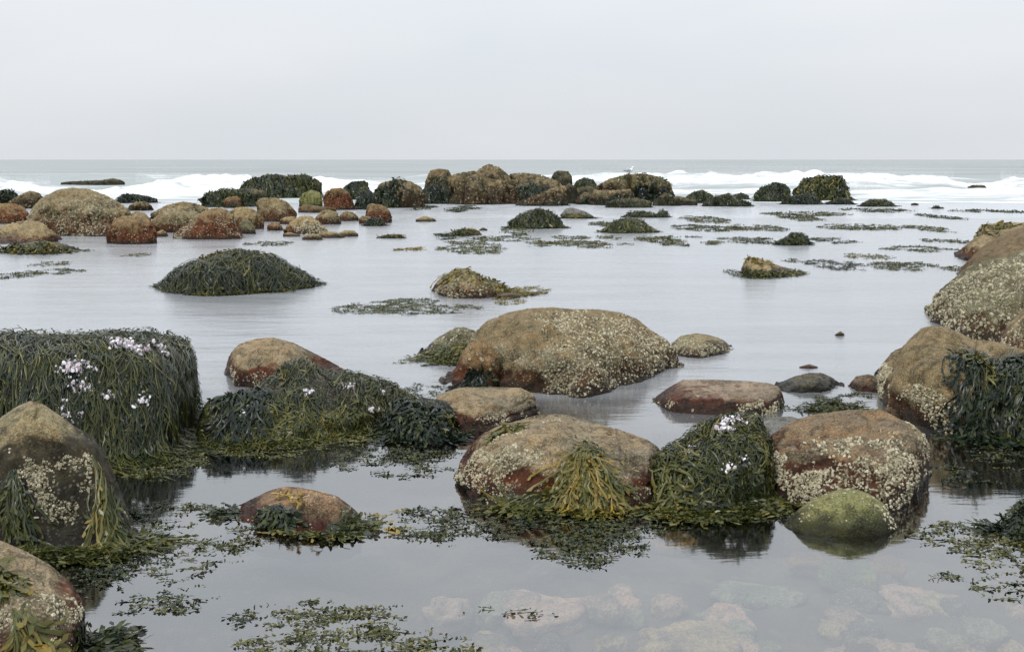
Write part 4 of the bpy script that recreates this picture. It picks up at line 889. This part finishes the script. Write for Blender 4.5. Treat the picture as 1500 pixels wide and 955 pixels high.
# ------------------------------------------------------------------ stones seen through the water
def sunken(label, u, v, wpx, dpx, top=-.06, h=.09, style='sunk'):
    rs = np.random.RandomState(SEED[0]); SEED[0] += 1
    x, y = ground(u, v); D = depth(v); a = wpx / 2 / F * D; b = (depth(v - dpx / 2) - depth(v + dpx / 2)) / 2
    n, m = 30, 16
    ph = np.linspace(0, 2 * np.pi, n); el = np.linspace(-.9, np.pi / 2, m)
    E, Ph = np.meshgrid(el, ph, indexing='ij')
    d = np.stack([np.cos(E) * np.cos(Ph), np.cos(E) * np.sin(Ph), np.sin(E)], -1)
    d = np.sign(d) * np.abs(d) ** np.array([.8, .8, .7])
    d = d * (1 + .30 * fbm(np.stack([np.cos(E) * np.cos(Ph), np.cos(E) * np.sin(Ph), np.sin(E)], -1) * 1.6 + rs.rand(3) * 50, 3))[..., None]
    P = d * np.array([a, b, h]) + np.array([x, y, top - h * 1.1])
    P[..., 2] = np.minimum(P[..., 2], -.012)
    o = mesh_object('submerged_stone', P.reshape(-1, 3), grid_faces(m, n), ROCK[style], None, {'band': np.clip(d[..., 2], 0, 1)}, loc=(x, y, 0))
    return tag(o, label, 'stone')
sunken('pinkish round stone under water below the ochre weed fan', 800, 866, 120, 44)
sunken('squarish pale stone under water at lower right of centre', 1065, 880, 66, 36)
sunken('broad pale submerged slab at the bottom right of centre', 1010, 912, 150, 46, -.04, .09, 'sunkochre')
sunken('long faint greenish slab under water left of the cone stone', 1110, 845, 130, 34, -.05, .09, 'sunkgreen')
sunken('pale stone lying under water just below the ochre weed shadow', 910, 842, 60, 22, -.08)
sunken('long pink submerged slab below the cone stone', 1240, 880, 70, 18, -.05)
sunken('wide pink submerged stone right of the cone stone reflection', 1345, 850, 110, 36, -.08)
sunken('pinkish stone under water cut by the bottom right edge', 1415, 952, 90, 40, -.06)
sunken('pale stone under water cut by the bottom edge left of centre', 735, 940, 80, 40, -.06)
sunken('faint greenish submerged stone at the bottom edge below the cone stone', 1130, 945, 150, 50, -.10)
sunken('bright green stone added as underwater glow in front of the cone stone', 1246, 822, 84, 20, -.02, .07, 'glowlime')  # added coloured stones stand in for the amber-green glow under the cone stone
sunken('rust coloured stone added as underwater glow at the left front of the cone stone', 1186, 806, 60, 16, -.02, .06, 'sunkrust')
sunken('orange brown stone added as underwater glow at the right front of the cone stone', 1300, 812, 46, 16, -.02, .06, 'sunkrust')
sunken('small amber stone added as underwater glow between the rust and green ones', 1222, 812, 34, 10, -.015, .05, 'sunkochre')
sunken('faint pale stone under water right of the low pink stone', 660, 860, 70, 24, -.08)
sunken('small rust coloured stone under water at the right foot of the front granite boulder', 985, 775, 60, 16, -.03, .06, 'sunkrust')
sunken('long pale submerged ridge at lower right', 1290, 915, 130, 26, -.1)

rs_c = np.random.RandomState(77)
for _ in range(60):
    u_, v_ = rs_c.uniform(690, 1490), rs_c.uniform(815, 965)
    st_ = rs_c.randint(4); w_ = rs_c.uniform(26, 72)
    if u_ < 980 and v_ < 850: continue
    o_ = sunken(('small ', 'middling ', 'broad ')[int(w_ > 40) + int(w_ > 56)] + ('pinkish', 'ochre', 'grey green', 'dark brown')[st_] + ' stone under water ' + ('at the bottom edge, ' if v_ > 915 else 'away from the edge, ') + ('below the ochre fan' if u_ < 950 else 'below the leafy mound' if u_ < 1130 else 'below the cone stone' if u_ < 1320 else 'below the leaflet raft'),
                u_, v_, w_, w_ * rs_c.uniform(.3, .45), rs_c.uniform(-.10, -.03), .07, ('sunk', 'sunkochre', 'sunkgreen', 'sunkdark')[st_])
    o_['group'] = 'small stones under the clear water'
# ------------------------------------------------------------------ floating weed
def raft(label, spots, tone=(.25, .6), dens=1.0, sprig=None, leaf=None, up=.35, thr=-.1, group=None):
    """spots: (u0, u1, v0, v1) ellipses on the water; sprigs of leaflets drift there"""
    rs = np.random.RandomState(SEED[0]); SEED[0] += 1
    pts = []
    for u0, u1, v0, v1 in spots:
        x, y = ground((u0 + u1) / 2, (v0 + v1) / 2); D = depth((v0 + v1) / 2)
        a = (u1 - u0) / 2 / F * D; y0, y1 = depth(v1), depth(v0)
        sz = leaf or max(.026, .0016 * D)
        n = int(min(max(a * (y1 - y0) / 2 * 3.14 / (sz * sz * 9) * dens, 6), 900))
        k = n * 4
        r_ = np.sqrt(rs.rand(k)); ph = rs.rand(k) * 2 * np.pi
        X = x + a * r_ * np.cos(ph); Y = (y0 + y1) / 2 + (y1 - y0) / 2 * r_ * np.sin(ph)
        nz = fbm(np.stack([X * 1.1 / max(a, .2) * 1.5, Y * 5 / max(y1 - y0, .2), 0 * X + SEED[0]], -1), 3)
        ok = nz - (r_ - .55) * .6 > thr
        P = np.stack([X, Y, 0 * X], -1)[ok][:n]; pts.append((P, sz))
    parts = []; cen = pts[0][0].mean(0)
    for P, sz in pts:
        n = len(P)
        if not n: continue
        m = 5; ln = (sprig or sz * 4.5) * rs.uniform(.5, 1.3, n)
        ang = rs.normal(0, .5, n) + np.where(rs.rand(n) < .5, 0, np.pi); d = np.stack([np.cos(ang), np.sin(ang), 0 * ang], -1)
        q = np.linspace(-.5, .5, m)[None, :, None]; bend = rs.normal(0, .25, (n, 1, 1))
        side = np.stack([-d[:, 1], d[:, 0], 0 * ang], -1)
        path = P[:, None] + d[:, None] * ln[:, None, None] * q + side[:, None] * bend * ln[:, None, None] * q ** 2
        path[..., 2] = rs.uniform(-.2, .3, (n, 1)) * sz + np.linspace(-.12, .12, m) * sz * rs.normal(0, 1, (n, 1))
        nr = np.zeros_like(path); nr[..., 2] = 1
        res, meta, br = ribbon_set(rs, path, nr, sz * .2, tone, 0, sz)
        parts += res
        k = 6                                                       # leaflets, alternate along the sprig
        idx = np.tile(np.array([1, 1, 2, 3, 3, 4]), (n, 1)); ii = np.arange(n)[:, None]
        p0 = path[ii, idx]; sg = np.where(np.arange(k) % 2, 1, -1)[None, :, None]
        a2 = np.radians(rs.uniform(15, 80, (n, k, 1)))
        dd = d[:, None] * np.cos(a2) + side[:, None] * sg * np.sin(a2); dd = dd + np.array([0, 0, 1.]) * np.abs(rs.normal(0, up, (n, k, 1)))
        dd = unit(dd); ll = sz * rs.uniform(.5, 1.25, (n, k, 1))
        qq = np.array([0, .6, 1])[None, None, :, None]
        bp = (p0[:, :, None] + dd[:, :, None] * ll[:, :, None] * qq).reshape(n * k, 3, 3)
        bn = unit(np.array([0, 0, 1.]) + rs.normal(0, .45, (n * k, 1, 3))); bn = np.repeat(bn, 3, 1)
        bt = unit(np.gradient(bp, axis=1)); bs = unit(np.cross(bt, bn))
        bw = sz * np.array([.10, .29, .05])[None] * rs.uniform(.7, 1.3, (n * k, 1))
        tt = np.clip(rs.uniform(*tone, (n, 1)) + rs.normal(.03, .08, (n, k)), 0, 1).reshape(-1, 1) + np.zeros((1, 3))
        parts.append(flat_ribbons(bp, bw, bs, tt))
    v, f, t = join(parts)
    e = bpy.data.objects.new('seaweed_raft', None); COL.objects.link(e); e.location = (cen[0], cen[1], 0); e.empty_display_size = .1
    tag(e, label, 'floating seaweed', group)
    o = mesh_object('drifting_fronds', v - np.array([cen[0], cen[1], 0]), f, WEED, e, {'tone': t}); o['kind'] = 'stuff'
    return e
# near
raft('dense dark floating weed spreading from the ochre weed fan', [(745, 985, 742, 808), (780, 950, 760, 832), (820, 900, 790, 834)], (.12, .5), 1.5, thr=-.5)
raft('bushy floating weed between the low pink stone and the front granite boulder', [(560, 770, 738, 800), (590, 680, 745, 785), (700, 800, 735, 775)], (.1, .5), 1.4, thr=-.3)
raft('yellow tipped sprigs just right of the low pink stone', [(520, 612, 740, 772), (560, 580, 770, 795)], (.6, .98), .45, leaf=.04)
raft('loose sprigs scattered on the water left of the front granite boulder', [(475, 670, 655, 705), (540, 680, 650, 680)], (.2, .5), .8, thr=-.15)
raft('fringe of pale floating leaflets below the olive weed mound', [(285, 420, 632, 665), (390, 560, 622, 660), (240, 330, 650, 668), (300, 480, 645, 672)], (.35, .66), 1.9, thr=-.4)
raft('leaf litter floating along the foot of the weed curtained block', [(150, 300, 655, 698), (240, 330, 640, 670), (180, 290, 670, 705)], (.3, .6), 2.2, thr=-.5)
raft('dark weed tangle floating right of the pointed pale rock', [(120, 225, 790, 860), (100, 190, 810, 890), (190, 240, 735, 765)], (.05, .42), 1.6, thr=-.6)
raft('scattered specks of weed on the pool right of the pointed pale rock', [(215, 300, 735, 790), (290, 420, 770, 840), (210, 330, 790, 850), (200, 330, 840, 900)], (.2, .58), .8, thr=-.1)
raft('large open raft of olive weed at the bottom edge', [(360, 610, 880, 912), (390, 620, 900, 940), (340, 640, 925, 965), (560, 700, 930, 962)], (.3, .64), 1.7, thr=-.35)
raft('single line of black weed tips at the bottom centre', [(680, 818, 888, 910)], (.0, .3), .6, thr=-.2)
raft('yellow green raft of leaflets right of the cone stone', [(1335, 1520, 764, 812), (1400, 1530, 790, 845)], (.3, .68), 1.7, thr=-.55)
raft('ragged lower row of leaflets near the right edge', [(1370, 1470, 836, 866), (1440, 1530, 850, 885)], (.25, .6), .9, thr=-.2)
raft('dark speckled weed in the shade below the blue green drape', [(1350, 1450, 680, 722), (1400, 1510, 650, 690)], (.1, .5), .8, thr=-.2)
raft('dark weed floating at the foot of the leafy mound', [(1040, 1160, 732, 772), (960, 1060, 738, 775)], (.1, .4), 1.4, thr=-.4)
raft('sparse reeds of weed left of the maroon rock', [(565, 660, 520, 538)], (.3, .6), .7)
raft('weed scraps between the mop of dark fronds and the maroon rock', [(590, 650, 560, 585)], (.1, .5), .9)
raft('weed scraps in the narrow channel right of the flat grey slab', [(1140, 1190, 590, 606), (1195, 1280, 572, 590)], (.15, .5), 1.0)
raft('few dark sprigs in the bottom left pool', [(150, 260, 880, 900), (310, 380, 905, 950), (180, 300, 862, 880)], (.05, .45), .35)
# lagoon
raft('long floating weed raft at left of mid lagoon', [(488, 600, 442, 462), (530, 710, 445, 462), (560, 640, 437, 450)], (.25, .6), 1.3, thr=-.35)
FAR = [
 ('dark weed raft beside the flat reddish stone', [(640, 680, 340, 352)], (.1, .4)),
 ('pale olive streak of weed below the flat reddish stone', [(640, 760, 358, 373), (655, 715, 352, 360)], (.35, .65)),
 ('weed streak in front of the weed capped dome', [(735, 800, 330, 346), (690, 790, 346, 354)], (.25, .6)),
 ('olive weed streak in mid lagoon below the weed tussock', [(800, 925, 352, 364), (760, 830, 354, 362)], (.35, .65)),
 ('small weed streak left of the weed tussock', [(812, 862, 345, 352), (875, 912, 346, 352)], (.3, .6)),
 ('broad weed streak right of the weed tussock', [(930, 1055, 346, 361)], (.3, .6)),
 ('weed streak joining the small pointed weed mound', [(1055, 1145, 348, 358), (1190, 1255, 349, 358)], (.2, .5)),
 ('dark thick weed strip in front of the right edge rocks', [(1186, 1272, 381, 397)], (.08, .4)),
 ('long olive weed strip running to the right edge rocks', [(1270, 1412, 384, 399)], (.25, .6)),
 ('yellowish weed curl above the dark thick strip', [(1238, 1305, 372, 381)], (.5, .8)),
 ('upper weed strip left of the blocky tan rock', [(1290, 1405, 361, 370), (1355, 1415, 350, 358)], (.3, .6)),
 ('weed streak right of the ragged low weed ridge', [(985, 1090, 329, 340)], (.2, .55)),
 ('faint weed streak far out below the low weed heap', [(1000, 1065, 317, 328), (1070, 1150, 330, 340)], (.3, .6)),
 ('faint weed streak below the flat weed ledge', [(1125, 1195, 312, 325), (1140, 1245, 311, 317)], (.25, .6)),
 ('wide olive weed streak in the far right lagoon', [(1190, 1335, 329, 338)], (.3, .6)),
 ('thin weed line near the two specks in the wash', [(1235, 1335, 306, 312)], (.15, .5)),
 ('thin dark weed lines far out at the right', [(1395, 1500, 308, 313), (1355, 1400, 314, 322)], (.1, .45)),
 ('small weed scrap in the far right lagoon', [(1335, 1392, 331, 341)], (.3, .6)),
 ('weed scrap below the massive angular block', [(655, 702, 302, 313)], (.1, .45)),
 ('weed scrap below the blue grey weedy rock', [(598, 640, 302, 309)], (.1, .45)),
 ('thin weed line between the dome and the tussock', [(862, 915, 325, 333)], (.2, .6)),
 ('weed streak along the left edge of the lagoon', [(-10, 60, 398, 409), (40, 122, 394, 403)], (.2, .6)),
 ('little weed streak above the left edge streak', [(50, 100, 383, 391)], (.3, .7)),
 ('thin weed streak left of mid lagoon', [(360, 430, 354, 361)], (.25, .6)),
 ('yellow scrap of weed alone in mid lagoon', [(578, 622, 362, 370)], (.6, .95)),
 ('small weed scrap right of the flat brown stranded rock', [(185, 218, 371, 377)], (.4, .7)),
 ('weed scraps around the ochre lump of stone', [(1062, 1090, 395, 405), (1125, 1175, 392, 405), (1150, 1180, 380, 386)], (.2, .6)),
 ('weed trail drifting right of the yellow brown lagoon rock', [(755, 805, 420, 430), (720, 770, 434, 448)], (.5, .9)),
 ('weed line at the foot of the dark lagoon hump', [(310, 430, 424, 431)], (.3, .6)),
]
for lb, sp, tn in FAR: raft(lb, sp, tn, 1.0, thr=-.3, up=.5)

# ------------------------------------------------------------------ spray above the break
def spray():
    rs = np.random.RandomState(5); P = []
    def plume(u, v, D, rx, rz, n, lean=0):
        x = (u - CX) / F * D; z = EYE - (v - HZ) / F * D
        g = rs.normal(0, 1, (n, 3)) * np.array([rx, 1.2, rz]); g[:, 2] = np.abs(g[:, 2]); g[:, 0] += lean * g[:, 2]
        P.append(g + np.array([x, D, z]))
    plume(478, 276, 82, .7, .35, 1500); plume(1255, 280, 80, 1.0, .45, 3000, .3); plume(1180, 266, 80, .8, .2, 1200)
    plume(1330, 262, 100, 2.4, .55, 2600, -.4); plume(1060, 266, 98, 2.5, .25, 1600); plume(1440, 268, 100, 3, .25, 1500)
    plume(130, 272, 105, 2.0, .3, 1500); plume(205, 270, 104, 2.0, .45, 1800, .3); plume(250, 268, 108, 3, .25, 1200); plume(995, 276, 84, .8, .3, 900)
    for y0, seed, gap, h0, cnt in ((85, 1.3, .6, 1.0, 60000), (103, 8.1, .62, 1.1, 80000)):     # blown off the crests
        x = rs.uniform(-62, 62, cnt)
        e = np.zeros_like(x)
        a = np.clip(gap + .75 * vnoise(np.stack([x * .045 + seed * 3, e, e + 9], -1)) + .25 * vnoise(np.stack([x * .2 + seed, e, e + 2], -1)), .08, 1)
        ln = y0 + 5 * vnoise(np.stack([x * .035 + seed, e, e], -1)) + 1.6 * vnoise(np.stack([x * .17 + seed, e, e + 5], -1))
        puff = np.clip(.6 + 1.3 * vnoise(np.stack([x * .11, e + y0, e], -1)), .08, 1.8) * (1 + .4 * (x > 8))
        q = np.stack([x, ln + rs.normal(0, 1.2, cnt), h0 * a * .92 + rs.exponential(.36, cnt) * puff], -1)
        P.append(q[a > .3])
    P = np.concatenate(P); n = len(P); P[:, 2] = np.maximum(P[:, 2], .05)
    U = CX + F * P[:, 0] / P[:, 1]
    P = P[(abs(U - 136) > 62) & (abs(U - 1431) > 34)]; n = len(P)
    tri = rs.normal(0, 1, (n, 3, 3)); tri = unit(tri) * (.019 * rs.uniform(.5, 1.3, (n, 1, 1)))
    V = (P[:, None] + tri).reshape(-1, 3)
    Fq = np.arange(n * 3).reshape(-1, 3)
    tag(mesh_object('sea_spray', V, Fq, plain_mat('spray', (.85, .86, .88), .8), smooth=False), kind='stuff')
spray()

# ------------------------------------------------------------------ the gull
def gull():
    r = GULL_ROCK
    D = r.loc[1]; x = (929 - CX) / F * D
    i = np.abs(r.P[:, r.nv // 2, 0] - x).argmin(); j = r.P[i, :, 2].argmax(); foot = r.P[i, j]
    white = plain_mat('gull white', (.82, .82, .82), .6); grey = plain_mat('gull grey', (.36, .38, .42), .6)
    yel = plain_mat('gull bill', (.7, .42, .06), .5); pink = plain_mat('gull leg', (.5, .3, .25), .6); dark = plain_mat('wing tip', (.03, .03, .03), .6)
    bx, by, bz = foot + np.array([0, 0, -.01])
    def tube(path, rad, squash=1.0, n=12):
        path = np.array(path, float); t = unit(np.gradient(path, axis=0)); up = np.array([0, 1., 0])
        s1 = np.repeat(up[None], len(path), 0); s2 = np.cross(t, s1)
        a = np.linspace(0, 2 * np.pi, n, endpoint=False)
        V = path[:, None] + (s1[:, None] * np.cos(a)[None, :, None] * squash + s2[:, None] * np.sin(a)[None, :, None]) * np.array(rad)[:, None, None]
        m = len(path); k, q = np.meshgrid(np.arange(m - 1), np.arange(n), indexing='ij'); q2 = (q + 1) % n
        return V.reshape(-1, 3), np.stack([k * n + q, k * n + q2, (k + 1) * n + q2, (k + 1) * n + q], -1).reshape(-1, 4)
    # faces right, tail to the left
    v, f = tube([(-.30, 0, .21), (-.22, 0, .215), (-.12, 0, .22), (0, 0, .225), (.09, 0, .25), (.14, 0, .30), (.16, 0, .35), (.165, 0, .39), (.185, 0, .42), (.21, 0, .43), (.235, 0, .425), (.25, 0, .42)],
                [.012, .045, .085, .105, .095, .07, .052, .05, .052, .05, .036, .008], .85)
    body = mesh_object('gull', v, f, white); body.location = (bx, by, bz)
    tag(body, 'white gull with a grey back standing on top of the broad far rock', 'gull')
    for sy in (-1, 1):
        v, f = tube([(.06, .085 * sy, .27), (0, .095 * sy, .265), (-.10, .085 * sy, .255), (-.2, .06 * sy, .24), (-.28, .035 * sy, .225)], [.02, .06, .055, .035, .012], .25)
        w = mesh_object('wing', v, f, grey, body)
        v, f = tube([(-.26, .04 * sy, .228), (-.32, .025 * sy, .218), (-.38, .015 * sy, .21)], [.02, .014, .003], .3); mesh_object('wing_tip', v, f, dark, w)
        v, f = tube([(.0, .035 * sy, .15), (.003, .035 * sy, .08), (.0, .035 * sy, .0)], [.014, .008, .008]); l = mesh_object('leg', v, f, pink, body)
        v, f = tube([(-.02, .035 * sy, .008), (.03, .035 * sy, .01), (.07, .035 * sy, .006)], [.01, .016, .014], 1.4, 8); mesh_object('foot', v, f, pink, l)
    v, f = tube([(.235, 0, .422), (.275, 0, .415), (.30, 0, .405)], [.016, .013, .003], .7, 8); mesh_object('beak', v, f, yel, body)
gull()
